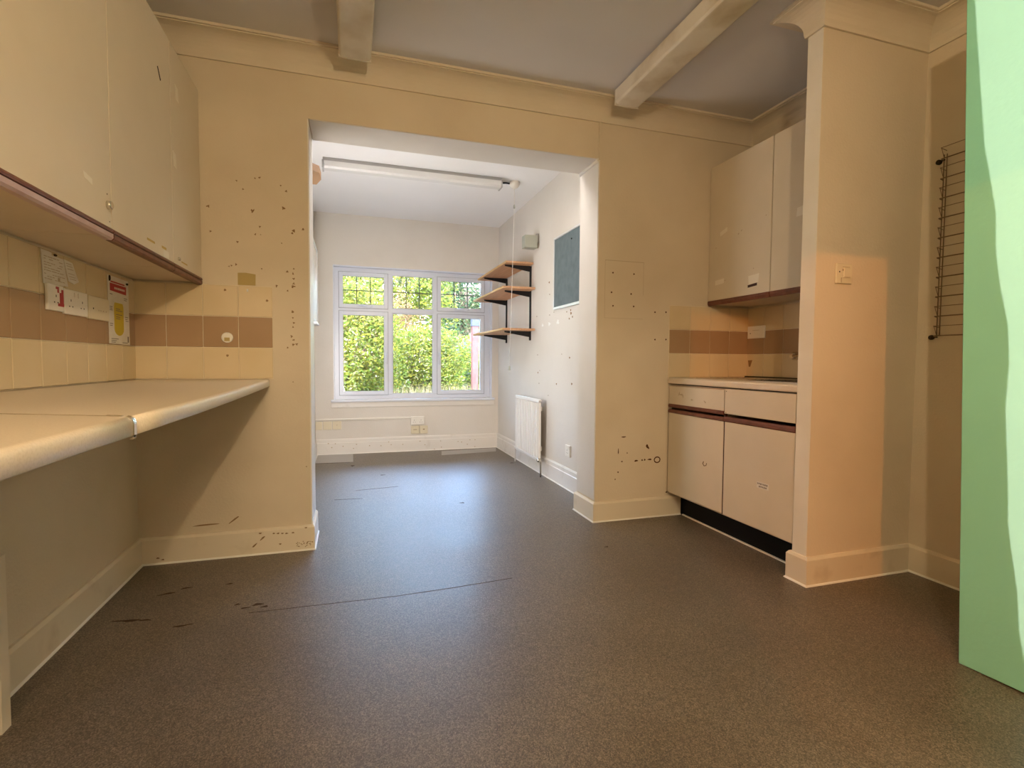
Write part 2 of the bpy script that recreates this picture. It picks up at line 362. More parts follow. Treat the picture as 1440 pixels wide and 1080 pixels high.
# skirting boards
def skirt(name, path, h, t=.018, m='skirt', label=None, mould=False):
    bm = bmesh.new()
    pr = [(0, 0), (t, 0), (t, h-.012), (t*.55, h), (0, h)]
    if mould: pr = [(0, 0), (t, 0), (t, h-.045), (t*.72, h-.040), (t*.72, h-.012), (t*.4, h), (0, h)]
    sweep(bm, path, pr)
    o = struct(name, bm, m, label)
    bm = bmesh.new(); sweep(bm, path, [(t-.002, 0), (t+.006, 0), (t+.004, .006), (t-.002, .009)])
    obj('sealant_line', bm, 'caulk', o)
    return o
BB_L = skirt('baseboard_left', [(XL, YR), (XL, YB), (OL, YB), (OL, YO), (XFL, YO)], .132, label='deep cream skirting along the left wall and the left end of the back wall')
BB_B = skirt('baseboard_back', [(XFR, YO), (OR, YO), (OR, YB), (2.06, YB)], .125, label='cream skirting around the right side of the opening')
BB_R = skirt('baseboard_right', [(2.0, 1.85), (1.95, 1.85), (1.95, 1.77), (XR, 1.77), (XR, YR)], .13, label='cream skirting round the partition and along the right wall')
BB_F = skirt('baseboard_far', [(XFL, YO+.02), (XFL, YF), (XFR, YF), (XFR, YO+.02)], .165, m='skirt_pale', mould=True, label='pale moulded skirting of the far room')

# ---------------------------------------------------------------- tiles
def tiles_x(wall, x0, n, w, y, zs, left=True):      # on a wall facing -y
    bm = bmesh.new(); box(bm, x0, y-.0055, zs[0]-.002, x0+n*w, y, zs[-1]+.002)
    obj('grout', bm, 'grout', wall)
    pm = {}
    for i in range(n):
        for j in range(3):
            key = ('x', j)
            b = bmesh.new(); g = .0017
            box(b, x0+i*w+g, y-.009-random.random()*.0006, zs[j]+g, x0+(i+1)*w-g, y-.004, zs[j+1]-g, bev=.0015)
            obj('tile', b, 'tile_mauve' if j == 1 else 'tile_cream', wall)
def tiles_y(wall, y0, n, w, x, zs, d, ylim=None):
    y1 = y0+n*w
    bm = bmesh.new(); box(bm, x, (ylim or y0), zs[0]-.002, x+.0055*d, y1, zs[-1]+.002)
    obj('grout', bm, 'grout', wall)
    for i in range(n):
        for j in range(3):
            b = bmesh.new(); g = .0017
            ya = max(y0+i*w, ylim or -9)
            box(b, x+.004*d, ya+g, zs[j]+g, x+(.009+random.random()*.0006)*d, y0+(i+1)*w-g, zs[j+1]-g, bev=.0015)
            obj('tile', b, 'tile_mauve' if j == 1 else 'tile_cream', wall)
ZS = [.903, 1.059, 1.213, 1.367]
tiles_x(WALL_B, XL, 1, .137, YB, ZS); tiles_x(WALL_B, XL+.137, 3, .1565, YB, ZS)
tiles_y(WALL_L, YB-14*.1565, 14, .1565, XL, ZS, 1)
tiles_x(WALL_B, 1.957, 4, .1555, YB, ZS)
tiles_y(WALL_R, YB-7*.155, 7, .155, XR, ZS, -1, ylim=1.852)

# ---------------------------------------------------------------- window
win = bpy.data.objects.new('window_1', None); C.objects.link(win); win.location = (.68, YF+.10, WZ0); win['kind'] = 'structure'
win['label'] = 'white six light casement window with leaded top panes'
FY = YF+.085; FY1 = FY+.065
fx0, fx1, fz0, fz1 = -.150, 1.490, .605, 1.965
mx1, mx2, tz = .400, .905, 1.545
bm = bmesh.new()
w = .030
box(bm, WX0, FY, WZ0, fx0+w, FY1, WZ1); box(bm, fx1-w, FY, WZ0, WX1, FY1, WZ1)
box(bm, fx0+w, FY, WZ0, fx1-w, FY1, fz0+w-.006); box(bm, fx0+w, FY, fz1-w, fx1-w, FY1, WZ1)
for x in (mx1, mx2): box(bm, x-.024, FY-.004, fz0+.02, x+.024, FY1, fz1-.02, bev=.004)
box(bm, fx0+.02, FY-.002, tz-.022, fx1-.02, FY1, tz+.022, bev=.004)
obj('window_frame', bm, 'upvc', win)
def light(x0, x1, z0, z1, opening, leaded):
    s = .040 if opening else .012
    y0 = FY-.014 if opening else FY+.006
    bm = bmesh.new()
    for a in ((x0, z0, x0+s, z1), (x1-s, z0, x1, z1), (x0+s, z0, x1-s, z0+s), (x0+s, z1-s, x1-s, z1)):
        box(bm, a[0], y0, a[1], a[2], FY+.045, a[3], bev=.003)
    sash = obj('sash' if opening else 'glazing_bead', bm, 'upvc', win)
    if opening:
        bm = bmesh.new(); q = .0045
        for a in ((x0-q, z0-q, x0, z1+q), (x1, z0-q, x1+q, z1+q), (x0, z0-q, x1, z0), (x0, z1, x1, z1+q)): box(bm, a[0], FY-.007, a[1], a[2], FY, a[3])
        obj('gap_shade', bm, 'gap_shade', sash)  # grey rims paint the shade of the gap round each opening sash
    gx0, gx1, gz0, gz1 = x0+s, x1-s, z0+s, z1-s
    obj('pane', BX(gx0-.004, FY+.018, gz0-.004, gx1+.004, FY+.024, gz1+.004), 'glass', sash)
    bm = bmesh.new(); g = .0035
    for a in ((gx0, gz0, gx0+g, gz1), (gx1-g, gz0, gx1, gz1), (gx0, gz0, gx1, gz0+g), (gx0, gz1-g, gx1, gz1)):
        box(bm, a[0], FY+.010, a[1], a[2], FY+.019, a[3])
    obj('gasket', bm, 'upvc_sh', sash)
    if leaded:
        bm = bmesh.new()
        for k in (1, 2):
            x = gx0+(gx1-gx0)*k/3; box(bm, x-.0042, FY+.0145, gz0, x+.0042, FY+.027, gz1)
        z = (gz0+gz1)/2; box(bm, gx0, FY+.0145, z-.0042, gx1, FY+.027, z+.0042)
        obj('leading', bm, 'lead', sash)
    return sash
SH = []
for (xa, xb, op) in ((fx0+w-.008, mx1-.020, True), (mx1+.022, mx2-.022, False), (mx2+.020, fx1-w+.008, True)):
    st = light(xa, xb, tz+.018, fz1-w+.008, op, True); sb = light(xa, xb, fz0+.018, tz-.018, op, False)
    if op: SH.append((st, sb, xa, xb))
for st, sb, xa, xb in SH:
    xm = (xa+xb)/2
    bm = bmesh.new(); box(bm, xm-.075, FY-.030, tz+.030, xm+.03, FY-.014, tz+.052, bev=.003); tube(bm, [(xm-.05, FY-.032, tz+.044), (xm+.02, FY-.045, tz+.036), (xm+.05, FY-.040, tz+.020), (xm+.09, FY-.030, tz+.040)], .007, 8)
    obj('handle', bm, 'upvc', st)
    bm = bmesh.new(); box(bm, xm-.14, FY-.022, fz1-w-.022, xm+.14, FY-.012, fz1-w+.008, bev=.002)
    obj('trickle_vent', bm, 'upvc', st)
for (st, sb, xa, xb), sx in zip(SH, (SH[0][3]-.017, SH[1][2]+.017)):
    bm = bmesh.new(); box(bm, sx-.010, FY-.030, 1.05, sx+.010, FY-.012, 1.10, bev=.003)
    tube(bm, [(sx, FY-.035, 1.085), (sx, FY-.048, 1.06), (sx, FY-.048, .96)], [.010, .008, .007], 8)
    obj('handle', bm, 'upvc', sb)
# reveal lining and sill
bm = bmesh.new(); box(bm, WX0, YF-.002, WZ1-.012, WX1, FY, WZ1, bev=.002)
box(bm, WX0, YF-.002, WZ0, WX0+.008, FY, WZ1-.012); box(bm, WX1-.008, YF-.002, WZ0, WX1, FY, WZ1-.012)
obj('reveal_lining', bm, 'upvc', win)
bm = bmesh.new(); box(bm, -.212, YF-.045, WZ0-.020, 1.568, FY+.002, WZ0+.006, bev=.006, seg=2)
obj('sill', bm, 'upvc', win)
bm = bmesh.new(); box(bm, -.212, YF-.014, .497, 1.568, YF, WZ0-.020, bev=.003)
obj('sill_apron', bm, 'skirt_pale', win)

# ---------------------------------------------------------------- left wall cabinets
def rail(bm_, parts): pass
def wall_cabinet_left(y0, y1, label, seam):
    z0, z1 = 1.372, 2.292; X = -.70
    t = thing('wall_cabinet', (XL, (y0+y1)/2, z0), label, 'cabinet', 'cabinets over the left worktop')
    obj('body', BX(XL+.001, y0+.0005, z0+.004, X-.020, y1-.0005, z1-.002, bev=.001), 'carcass', t)
    d = obj('door', BX(X-.018, y0+.0008, z0+.024, X, y1-.0008, z1, bev=.0006), 'laminate', t)
    # wooden finger rail: two steps with a dark groove
    bm = bmesh.new(); prism(bm, [(X-.018, z0+.024), (X+.003, z0+.024), (X+.005, z0+.018), (X+.003, z0+.013), (X-.018, z0+.013)], 'y', y0+.001, y1-.001)
    obj('handle_rail', bm, 'edge_wood', t)
    obj('rail_groove', BX(X-.018, y0+.001, z0+.009, X-.004, y1-.001, z0+.013), 'groove', t)
    bm = bmesh.new(); prism(bm, [(X-.018, z0+.009), (X+.004, z0+.009), (X+.004, z0-.004), (X-.002, z0-.010), (X-.018, z0-.010)], 'y', y0+.001, y1-.001)
    lr = obj('lower_rail', bm, 'reflection_rail' if seam == 'pink' else 'edge_wood', t)
    if seam == 'pink': lr['label'] = 'lower rail, its pinkish reflection painted in'
    return t, d
X = -.70
cz, _ = wall_cabinet_left(.67, 1.276, 'cream wall cabinet nearest the camera, mostly cut off by the left edge', 'pink')
ca, da = wall_cabinet_left(1.279, 1.885, 'cream wall cabinet with a pinkish reflection painted on its bottom rail and a round chrome lock', 'pink')
cb, db = wall_cabinet_left(1.888, 2.455, 'middle cream wall cabinet with two yellow tape scraps and a black scratch', '')
cc, dc = wall_cabinet_left(2.458, 2.866, 'narrow cream wall cabinet in the corner by the back wall', '')
bm = bmesh.new()
prev = None
tube(bm, [(X, 1.860, 1.462), (X+.010, 1.860, 1.462), (X+.013, 1.860, 1.462)], [.013, .013, .009], 16)
obj('lock', bm, 'chrome', da)
bm = bmesh.new(); blob(bm, (X, 1.858, 1.494), 'x', .0025, .0025); blob(bm, (X, 1.870, 1.415), 'x', .002, .002); obj('screw_hole', bm, 'hole', da)
bm = bmesh.new(); prism(bm, [(1.715, 1.515), (1.765, 1.508), (1.766, 1.492), (1.72, 1.498)], 'x', X, X+.0008); obj('tape_scrap', bm, 'tape', da)
bm = bmesh.new(); prism(bm, [(2.312, 2.112), (2.320, 2.116), (2.350, 2.078), (2.342, 2.072)], 'x', X, X+.0008); obj('scratch', bm, 'hole', db)
bm = bmesh.new(); box(bm, X, 2.17, 1.428, X+.0008, 2.245, 1.436); obj('tape_scrap', bm, 'yellow_tape', db)
bm = bmesh.new(); box(bm, X, 2.32, 1.430, X+.0008, 2.37, 1.439); obj('tape_scrap', bm, 'yellow_tape', db)
bm = bmesh.new(); box(bm, X, 2.335, 1.400, X+.0006, 2.40, 1.428); obj('tape_scrap', bm, 'tape', db)
bm = bmesh.new(); tube(bm, [(X, 2.520, 1.424), (X+.007, 2.520, 1.424), (X+.008, 2.520, 1.424)], [.008, .008, .005], 12); obj('lock', bm, 'chrome', dc)
bm = bmesh.new(); box(bm, X, 2.56, 1.416, X+.0008, 2.64, 1.422); obj('tape_scrap', bm, 'yellow_tape', dc)
for yy, zz in ((2.52, 2.12), (2.475, 1.83)):
    bm = bmesh.new(); prism(bm, [(yy, zz+.03), (yy+.035, zz+.025), (yy+.045, zz-.03), (yy+.012, zz-.028)], 'x', X, X+.0008); obj('tape_scrap', bm, 'tape', dc)

# ---------------------------------------------------------------- left worktops
def edge_prof(k):   # post-formed bullnose, returns (outset, z)
    pts = [(-.004, .8655), (.0, .868)]
    for i in range(7):
        a = math.pi/2*i/6; pts.append((0-.012*(1-math.cos(a)), .888+.012*math.sin(a)))
    return pts
def worktop_mesh(poly_back, front):
    """front: list of (x,y) along the front edge; back: matching (x,y) list behind it"""
    bm = bmesh.new(); ep = edge_prof(0); rows = []
    for (fx, fy), (bx, by) in zip(front, poly_back):
        row = [bm.verts.new((bx, by, .8655))]
        for o, z in ep: row.append(bm.verts.new((fx+o, fy, z)))
        row.append(bm.verts.new((bx, by, .90)))
        rows.append(row)
    n = len(rows[0])
    for a, b in zip(rows, rows[1:]):
        for k in range(n):
            q = bm.faces.new((a[k], a[(k+1) % n], b[(k+1) % n], b[k]))
            if 2 <= k <= n-4: q.smooth = True
    bm.faces.new(rows[0]); bm.faces.new(rows[-1][::-1])
    return bm
front = [(-.361, 1.040), (-.360, 1.2), (-.359, 1.4), (-.361, 1.6), (-.364, 1.8), (-.369, 2.0), (-.374, 2.2), (-.380, 2.4), (-.386, 2.6), (-.391, 2.74), (-.396, 2.822), (-.401, 2.852), (-.412, 2.864), (-.420, 2.868)]
back = [(XL+.010, 1.310)]+[(XL+.010, max(y, 1.315)+0) for x, y in front[1:]]
back = [(XL+.010, 1.310+(2.86-1.310)*i/(len(front)-1)) for i in range(len(front))]
wt = obj('worktop', worktop_mesh(back, front), 'worktop', label='cream laminate worktop running to the back wall beyond the metal joint strip', cat='worktop', group='left worktops')
front2 = [(-.362, .20), (-.362, .5), (-.362, .75), (-.362, .9), (-.361, 1.037)]
back2 = [(XL+.010, .20), (XL+.010, .5), (XL+.010, .8), (XL+.010, 1.05), (XL+.010, 1.307)]
wt2 = obj('worktop', worktop_mesh(back2, front2), 'worktop', label='cream laminate worktop on the near side of the metal joint strip', cat='worktop', group='left worktops')
for o_ in (wt, wt2): pass
bm = bmesh.new()
dirx, diry = (-.335-(XL+.01)), (1.0385-1.3085)
pr = [(.0022, .8645)]+[(o+.0022, z) for o, z in edge_prof(0)]
A = [bm.verts.new((-.361+o, 1.0335, z+(.0012 if i > 5 else 0))) for i, (o, z) in enumerate(pr)]
B = [bm.verts.new((-.361+o, 1.0445, z+(.0012 if i > 5 else 0))) for i, (o, z) in enumerate(pr)]
A2 = [bm.verts.new((v.co.x-.004, v.co.y, v.co.z-.004)) for v in A]; B2 = [bm.verts.new((v.co.x-.004, v.co.y, v.co.z-.004)) for v in B]
for i in range(len(A)-1):
    for P_, Q_ in ((A, B), (A2, B2), (A, A2), (B, B2)): bm.faces.new((P_[i], P_[i+1], Q_[i+1], Q_[i]))
bm.faces.new((A[0], B[0], B2[0], A2[0])); bm.faces.new((A[-1], B[-1], B2[-1], A2[-1]))
prism(bm, [(-.381, 1.0415), (-.381, 1.0525), (-.41, 1.0655), (-.41, 1.0575)], 'z', .8995, .9012)
prism(bm, [(-.41, 1.0575), (-.41, 1.0615), (XL+.012, 1.3115), (XL+.012, 1.3065)], 'z', .8995, .9006)
obj('joint_strip', bm, 'chrome', label='thin metal strip covering the joint between the two left worktops', cat='joint strip')
# panel leg at the extreme left edge carrying the near worktop
bm = bmesh.new(); box(bm, -.985, 1.655, 0, -.890, 1.695, .475, bev=.002)
obj('support_post', bm, 'skirt', label='pale upright post at the extreme left edge under the worktop', cat='post')

# ---------------------------------------------------------------- right (sink) alcove
def wall_cabinet_right(y0, y1, label):
    z0, z1 = 1.378, 2.268; X = 2.25
    t = thing('wall_cabinet', (XR, (y0+y1)/2, z0), label, 'cabinet', 'cabinets over the sink worktop')
    obj('body', BX(X+.020, y0+.0005, z0+.004, XR-.001, y1-.0005, z1-.002), 'carcass', t)
    d = obj('door', BX(X, y0+.002, z0+.026, X+.018, y1-.002, z1, bev=.0012), 'laminate', t)
    bm = bmesh.new(); prism(bm, [(X+.018, z0+.026), (X-.003, z0+.026), (X-.005, z0+.010), (X+.002, z0-.004), (X+.018, z0-.004)], 'y', y0+.002, y1-.002)
    obj('handle_rail', bm, 'edge_wood', t)
    return t, d
X = 2.25
r1, d1 = wall_cabinet_right(2.345, 2.868, 'cream wall cabinet touching the back wall, with torn labels on its door')
r2, d2 = wall_cabinet_right(1.852, 2.342, 'cream wall cabinet half hidden behind the partition, right of its twin')
def scrap(d, pts, m='tape', x=X): 
    bm = bmesh.new(); prism(bm, pts, 'x', x-.0008, x); return obj('label_scrap', bm, m, d)
scrap(d1, [(2.765, 1.83), (2.70, 1.85), (2.698, 1.825), (2.762, 1.805)])
scrap(d1, [(2.51, 1.79), (2.42, 1.80), (2.42, 1.77), (2.508, 1.765)], 'laminate')
scrap(d1, [(2.80, 1.53), (2.72, 1.535), (2.72, 1.505), (2.80, 1.50)])
scrap(d1, [(2.51, 1.515), (2.425, 1.52), (2.43, 1.47), (2.505, 1.465)])
scrap(d1, [(2.513, 1.462), (2.44, 1.468), (2.44, 1.452), (2.512, 1.447)], 'groove')
bm = bmesh.new()
for yy, zz, a in ((2.60, 1.785, .8), (2.575, 1.80, .8)): blob(bm, (X, yy, zz), '-x', .007, .003, ang=-.8)
for yy, zz in ((2.80, 1.74), (2.385, 1.84), (2.47, 1.555), (2.71, 1.52)): blob(bm, (X, yy, zz), '-x', .0035, .0035)
obj('screw_holes', bm, 'faint', d1)['kind'] = 'stuff'
scrap(d2, [(2.17, 1.82), (2.12, 1.825), (2.12, 1.775), (2.175, 1.775)])

bu = thing('base_cabinet', (2.2, 2.36, 0), 'cream base cabinet with brown rails, a drawer and two doors in the alcove', 'cabinet')
X = 1.957; Y0, Y1, YM = 1.853, 2.866, 2.336
bm = bmesh.new()
box(bm, X+.020, Y0, .150, XR-.001, Y0+.016, .858); box(bm, X+.020, Y1-.016, .150, XR-.001, Y1, .858); box(bm, X+.020, YM-.008, .150, XR-.001, YM+.008, .74)
box(bm, X+.020, Y0+.016, .150, XR-.001, Y1-.016, .166); box(bm, XR-.010, Y0+.016, .166, XR-.001, Y1-.016, .858); box(bm, X+.020, Y0+.016, .840, X+.06, Y1-.016, .858)
obj('body', bm, 'carcass', bu)
obj('plinth', BX(2.072, Y0+.001, 0.002, 2.09, Y1-.001, .155), 'plinth', bu)
obj('plinth_seal', BX(2.062, Y0+.001, 0.0, 2.073, Y1-.03, .007), 'caulk', bu)
dr = obj('drawer', BX(X, YM+.004, .735, X+.018, Y1-.014, .850, bev=.0012), 'laminate', bu)
fp = obj('false_front', BX(X-.004, Y0+.004, .722, X+.018, YM-.006, .858, bev=.0012), 'laminate', bu)
def brail(y0, y1, z1, h, par, nm='handle_rail'):
    bm = bmesh.new(); prism(bm, [(X+.018, z1), (X-.001, z1), (X-.005, z1-h*.35), (X-.005, z1-h*.8), (X-.001, z1-h), (X+.018, z1-h)], 'y', y0, y1)
    return obj(nm, bm, 'edge_wood', par)
brail(YM+.004, Y1-.014, .735, .022, dr)
d3 = obj('door', BX(X, YM+.004, .163, X+.018, Y1-.014, .677, bev=.0012), 'laminate', bu)
brail(YM+.004, Y1-.014, .700, .023, d3)
d4 = obj('door', BX(X, Y0+.004, .160, X+.018, YM-.006, .677, bev=.0012), 'laminate', bu)
brail(Y0+.004, YM+.001, .705, .028, d4)
bm = bmesh.new()
box(bm, X+.002, YM-.005, .16, X+.019, YM+.003, .85)
obj('door_gap', bm, 'groove', bu)
bm = bmesh.new()
tube(bm, [(X-.001, 2.498, .424), (X-.003, 2.503, .41), (X-.003, 2.490, .400), (X-.003, 2.474, .405), (X-.001, 2.472, .418)], .0022, 6)
obj('child_catch', bm, 'wire', d3)
st = obj('label_scrap', BX(X-.0012, 2.008, .371, X, 2.085, .402), 'paper', d4); st['label'] = 'small white label with black handwriting'
bm = bmesh.new()
random.seed(3)
for row, (ya, yb, z) in enumerate(((2.080, 2.014, .394), (2.070, 2.024, .380))):
    y = ya
    while y > yb:
        wd = random.uniform(.004, .009); box(bm, X-.0016, y-wd, z-.0045+random.uniform(-.001, .001), X-.0011, y, z+.0035); y -= wd+.0035
obj('handwriting', bm, 'ink', st)
bm = bmesh.new()
for yy, zz, a in ((2.73, .80, 0), (2.71, .795, 1), (2.745, .805, 2), (2.62, .775, 0), (2.50, .772, .6)): blob(bm, (X, yy, zz), '-x', .012, .004, ang=a, jit=.5)
obj('scuffs', bm, 'faint', dr)['kind'] = 'stuff'
bm = bmesh.new()
for zz in (.845, .728): blob(bm, (X-.004, YM-.018, zz), '-x', .003, .003)
obj('screw_holes', bm, 'hole', fp)

bm = bmesh.new()
prism(bm, [(1.955, .866), (1.952, .872), (1.952, .893), (1.956, .900), (1.965, .903), (2.572, .903), (2.572, .866)], 'y', Y0, 2.862)
wr = thing('sink_worktop', (2.26, 2.36, .866), 'cream laminate worktop with inset steel sink in the alcove', 'worktop')
# slab is cut for the bowl: build it of four strips round the hole
bm.free(); bm = bmesh.new()
bx0, bx1, by0, by1 = 2.08, 2.46, 1.95, 2.36
prism(bm, [(1.955, .866), (1.952, .872), (1.952, .893), (1.956, .900), (1.965, .903), (bx0, .903), (bx0, .866)], 'y', Y0, 2.862)
box(bm, bx1, Y0, .866, 2.572, 2.862, .903); box(bm, bx0, Y0, .866, bx1, by0, .903); box(bm, bx0, by1, .866, bx1, 2.862, .903)
obj('slab', bm, 'worktop', wr)
bm = bmesh.new()
for a in ((bx0-.03, by0-.03, bx0, by1+.35), (bx1, by0-.03, bx1+.03, by1+.35), (bx0, by0-.03, bx1, by0), (bx0, by1, bx1, by1+.35)): box(bm, a[0], a[1], .903, a[2], a[3], .907, bev=.001)
box(bm, bx0, by0, .76, bx1, by1, .763); box(bm, bx0, by0, .76, bx0+.003, by1, .905); box(bm, bx1-.003, by0, .76, bx1, by1, .905); box(bm, bx0, by0, .76, bx1, by0+.003, .905); box(bm, bx0, by1-.003, .76, bx1, by1, .905)
for k in range(6): box(bm, bx0+.05+k*.05, by1+.05, .907, bx0+.06+k*.05, by1+.32, .909, bev=.0008)
obj('sink_bowl', bm, 'chrome', wr)
obj('back_upstand', BX(2.556, Y0, .903, 2.571, 2.862, .912), 'hole', wr)
tp = thing('tap', (2.571, 2.47, 1.03), 'chrome wall tap just showing behind the partition edge', 'tap')
bm = bmesh.new(); tube(bm, [(2.571, 2.455, 1.045), (2.555, 2.455, 1.045), (2.54, 2.455, 1.045), (2.535, 2.455, 1.045)], [.026, .026, .017, .015], 14); obj('wall_flange', bm, 'chrome', tp)
bm = bmesh.new(); tube(bm, [(2.54, 2.445, 1.045), (2.525, 2.38, 1.048), (2.47, 2.27, 1.05), (2.40, 2.19, 1.045), (2.37, 2.16, 1.02), (2.365, 2.155, .99)], .010, 10); obj('spout', bm, 'chrome', tp)
bm = bmesh.new()
prism(bm, [(2.868-.02, 1.018), (2.868-.058, 1.020), (2.868-.040, .975), (2.868-.028, .975)], 'x', XR-.0105, XR-.0090)
obj('brown_mark', bm, 'stain', label='small brown wedge shaped scrap stuck to the alcove tiles', cat='scrap')

# ---------------------------------------------------------------- sockets and plates
def plate(name, label, loc, face, w, h, t=.010, m='white_plastic', group=None, cat='socket', sockets=0, switches=(), marks=()):
    """face: 'x' plate faces +x (width along y), '-x', '-y' """
    o = thing(name, loc, label, cat, group)
    def bb(a0, a1, z0, z1, d0, d1, bev=0):
        bm = bmesh.new(); x, y, z = loc
        if face == 'x': box(bm, x+d0, y+a0, z+z0, x+d1, y+a1, z+z1, bev=bev)
        elif face == '-x': box(bm, x-d0, y-a1, z+z0, x-d1, y-a0, z+z1, bev=bev)
        else: box(bm, x+a0, y-d0, z+z0, x+a1, y-d1, z+z1, bev=bev)
        return bm
    obj('faceplate', bb(-w/2, w/2, -h/2, h/2, 0, t, .002), m, o)
    for i in range(sockets):
        cx = 0 if sockets == 1 else (-w/4+i*w/2)
        for (dx, dz, sw, sh) in ((0, .012, .004, .008), (-.011, -.010, .006, .004), (.011, -.010, .006, .004)):
            obj('pin_slot', bb(cx+dx-sw/2, cx+dx+sw/2, dz-sh/2-.006, dz+sh/2-.006, t-.001, t+.0004), 'hole', o)
    for (cx, cz) in switches:
        obj('rocker', bb(cx-.006, cx+.006, cz-.009, cz+.009, t, t+.003, .001), m, o)
    for (a0, a1, z0, z1, mm) in marks:
        obj('mark', bb(a0, a1, z0, z1, t, t+.0006), mm, o)
    return o
TX = XL+.0095
g = 'sockets on the left splashback'
p = plate('wall_socket', 'single white socket with a red sticker on the left splashback, under the pinned notes', (TX, 2.163, 1.208), 'x', .098, .090, group=g, sockets=1, switches=((.022, .028),))
bm = bmesh.new()
for a in ((2.162, 1.238, 2.182, 1.246), (2.172, 1.226, 2.209, 1.239), (2.186, 1.190, 2.209, 1.226), (2.174, 1.180, 2.211, 1.190)): box(bm, TX+.010, a[0], a[1], TX+.0112, a[2], a[3])
obj('sticker', bm, 'red', p)
plate('wall_socket', 'white double socket in the middle of the row on the left splashback', (TX, 2.302, 1.203), 'x', .165, .090, group=g, sockets=2, switches=((-.014, .028), (.014, .028)))
plate('wall_socket', 'yellowed blank double plate beside the yellow poster on the left splashback', (TX, 2.481, 1.200), 'x', .175, .090, m='old_plastic', group=g, marks=[(-.055, -.049, -.006, 0, 'hole')]+[(x, x+.005, -.01, -.005, 'faint') for x in (-.01, .008, .03, .055)])
g2 = None
plate('spur_plate', 'white blank switch plate on the alcove tiles above the sink', (XR-.0095, 2.775, 1.205), '-x', .150, .082, marks=((-.052, -.046, -.010, -.004, 'hole'), (-.03, .03, .012, .014, 'faint')), cat='switch')
sw = plate('wall_socket', 'small cream switched socket on the orange lit partition face', (2.102, 1.77, 1.402), '-y', .092, .088, m='old_plastic', sockets=0, marks=((-.012, .030, .028, .031, 'faint'), (-.012, -.006, .012, .020, 'stain'), (.028, .034, .002, .008, 'hole'), (-.032, -.026, .004, .010, 'hole'), (-.008, .008, -.010, -.007, 'stain'), (-.020, -.015, -.040, -.018, 'faint')), cat='socket')
obj('socket_insert', BX(2.095, 1.756, 1.385, 2.135, 1.761, 1.428, bev=.002), 'old_plastic', sw)
plate('wall_socket', 'white socket low on the far room right wall by the opening', (XFR, 3.675, .302), '-x', .090, .088, t=.014, sockets=1, switches=((.02, .026),))
y_ = YF
plate('wall_socket', 'white double socket on the end of the trunking under the window', (.690, y_, .338), '-y', .148, .092, t=.028, sockets=2)
plate('wall_socket', 'left of the two small yellowish plates under the double socket', (.664, y_, .235), '-y', .088, .086, t=.020, m='old_plastic', group='small plates under the window', marks=((-.02, .02, -.002, .008, 'faint'),))
plate('wall_socket', 'right of the two small yellowish plates under the double socket', (.758, y_, .235), '-y', .088, .086, t=.020, m='old_plastic', group='small plates under the window', marks=((-.008, .010, 0, .010, 'stain'),))
plate('wall_socket', 'middle of three yellowish plates at the left end of the far wall', (-.250, y_, .308), '-y', .088, .086, m='old_plastic', group='plates at the left end of the far wall')
plate('wall_socket', 'rightmost of three yellowish plates at the left end of the far wall', (-.155, y_, .308), '-y', .088, .086, m='old_plastic', group='plates at the left end of the far wall', marks=((-.004, .004, 0, .008, 'faint'),))
plate('wall_socket', 'leftmost of three yellowish plates, in the far room corner', (-.335, y_, .308), '-y', .066, .086, m='old_plastic', group='plates at the left end of the far wall')
bm = bmesh.new(); box(bm, XFL+.001, YF-.016, .362, .616, YF, .380, bev=.002)
obj('cable_trunking', bm, 'white_plastic', label='thin white cable trunking along the far wall under the window', cat='trunking')

# ---------------------------------------------------------------- papers on the left splashback
no = thing('pinned_note', (TX, 2.17, 1.26), 'faded printed note pinned above the red stickered socket', 'notice', 'notes on the left splashback')
def sheet(par, pts, m, x0, x1, nm='sheet'):
    bm = bmesh.new(); prism(bm, pts, 'x', x0, x1); return obj(nm, bm, m, par)
sheet(no, [(2.096, 1.362), (2.160, 1.360), (2.160, 1.352), (2.235, 1.350), (2.262, 1.258), (2.105, 1.250)], 'paper', TX+.001, TX+.0025)
bm = bmesh.new(); random.seed(11)
for z in (1.342, 1.334, 1.322, 1.314, 1.304, 1.296, 1.284, 1.276, 1.268):
    y = 2.112
    while y < 2.225:
        wd = random.uniform(.008, .03)
        if random.random() < .72: box(bm, TX+.0025, y, z-.0012, TX+.003, min(y+wd, 2.24), z+.0012)
        y += wd+.005
box(bm, TX+.0025, 2.195, 1.268, TX+.003, 2.208, 1.280)
obj('print', bm, 'faint', no)
bm = bmesh.new(); blob(bm, (TX+.0028, 2.178, 1.355), 'x', .008, .004, h=.004); obj('pin', bm, 'hole', no)
no2 = thing('pinned_note', (TX, 2.28, 1.28), 'smaller curled note overlapping the right side of the first note', 'notice', 'notes on the left splashback')
sheet(no2, [(2.232, 1.352), (2.292, 1.348), (2.335, 1.285), (2.30, 1.272), (2.262, 1.278)], 'paper', TX+.003, TX+.0045)
bm = bmesh.new()
for k, z in enumerate((1.340, 1.332, 1.322, 1.306, 1.296, 1.288)): box(bm, TX+.0045, 2.246+k*.005, z-.001, TX+.005, 2.284+k*.006, z+.001)
obj('print', bm, 'faint', no2)
po = thing('poster', (TX, 2.68, 1.063), 'tall white poster with a red banner and a yellow capsule in the tiled corner', 'poster')
X0 = TX+.001; X1 = TX+.0028
sheet(po, [(2.578, 1.353), (2.786, 1.352), (2.790, 1.062), (2.582, 1.064)], 'paper', X0, X1)
sheet(po, [(2.598, 1.322), (2.760, 1.322), (2.760, 1.286), (2.598, 1.290)], 'red', X1, X1+.0004, 'red_banner')
bm = bmesh.new(); box(bm, X1, 2.605, 1.326, X1+.0004, 2.745, 1.332); obj('print', bm, 'red', po)
bm = bmesh.new()
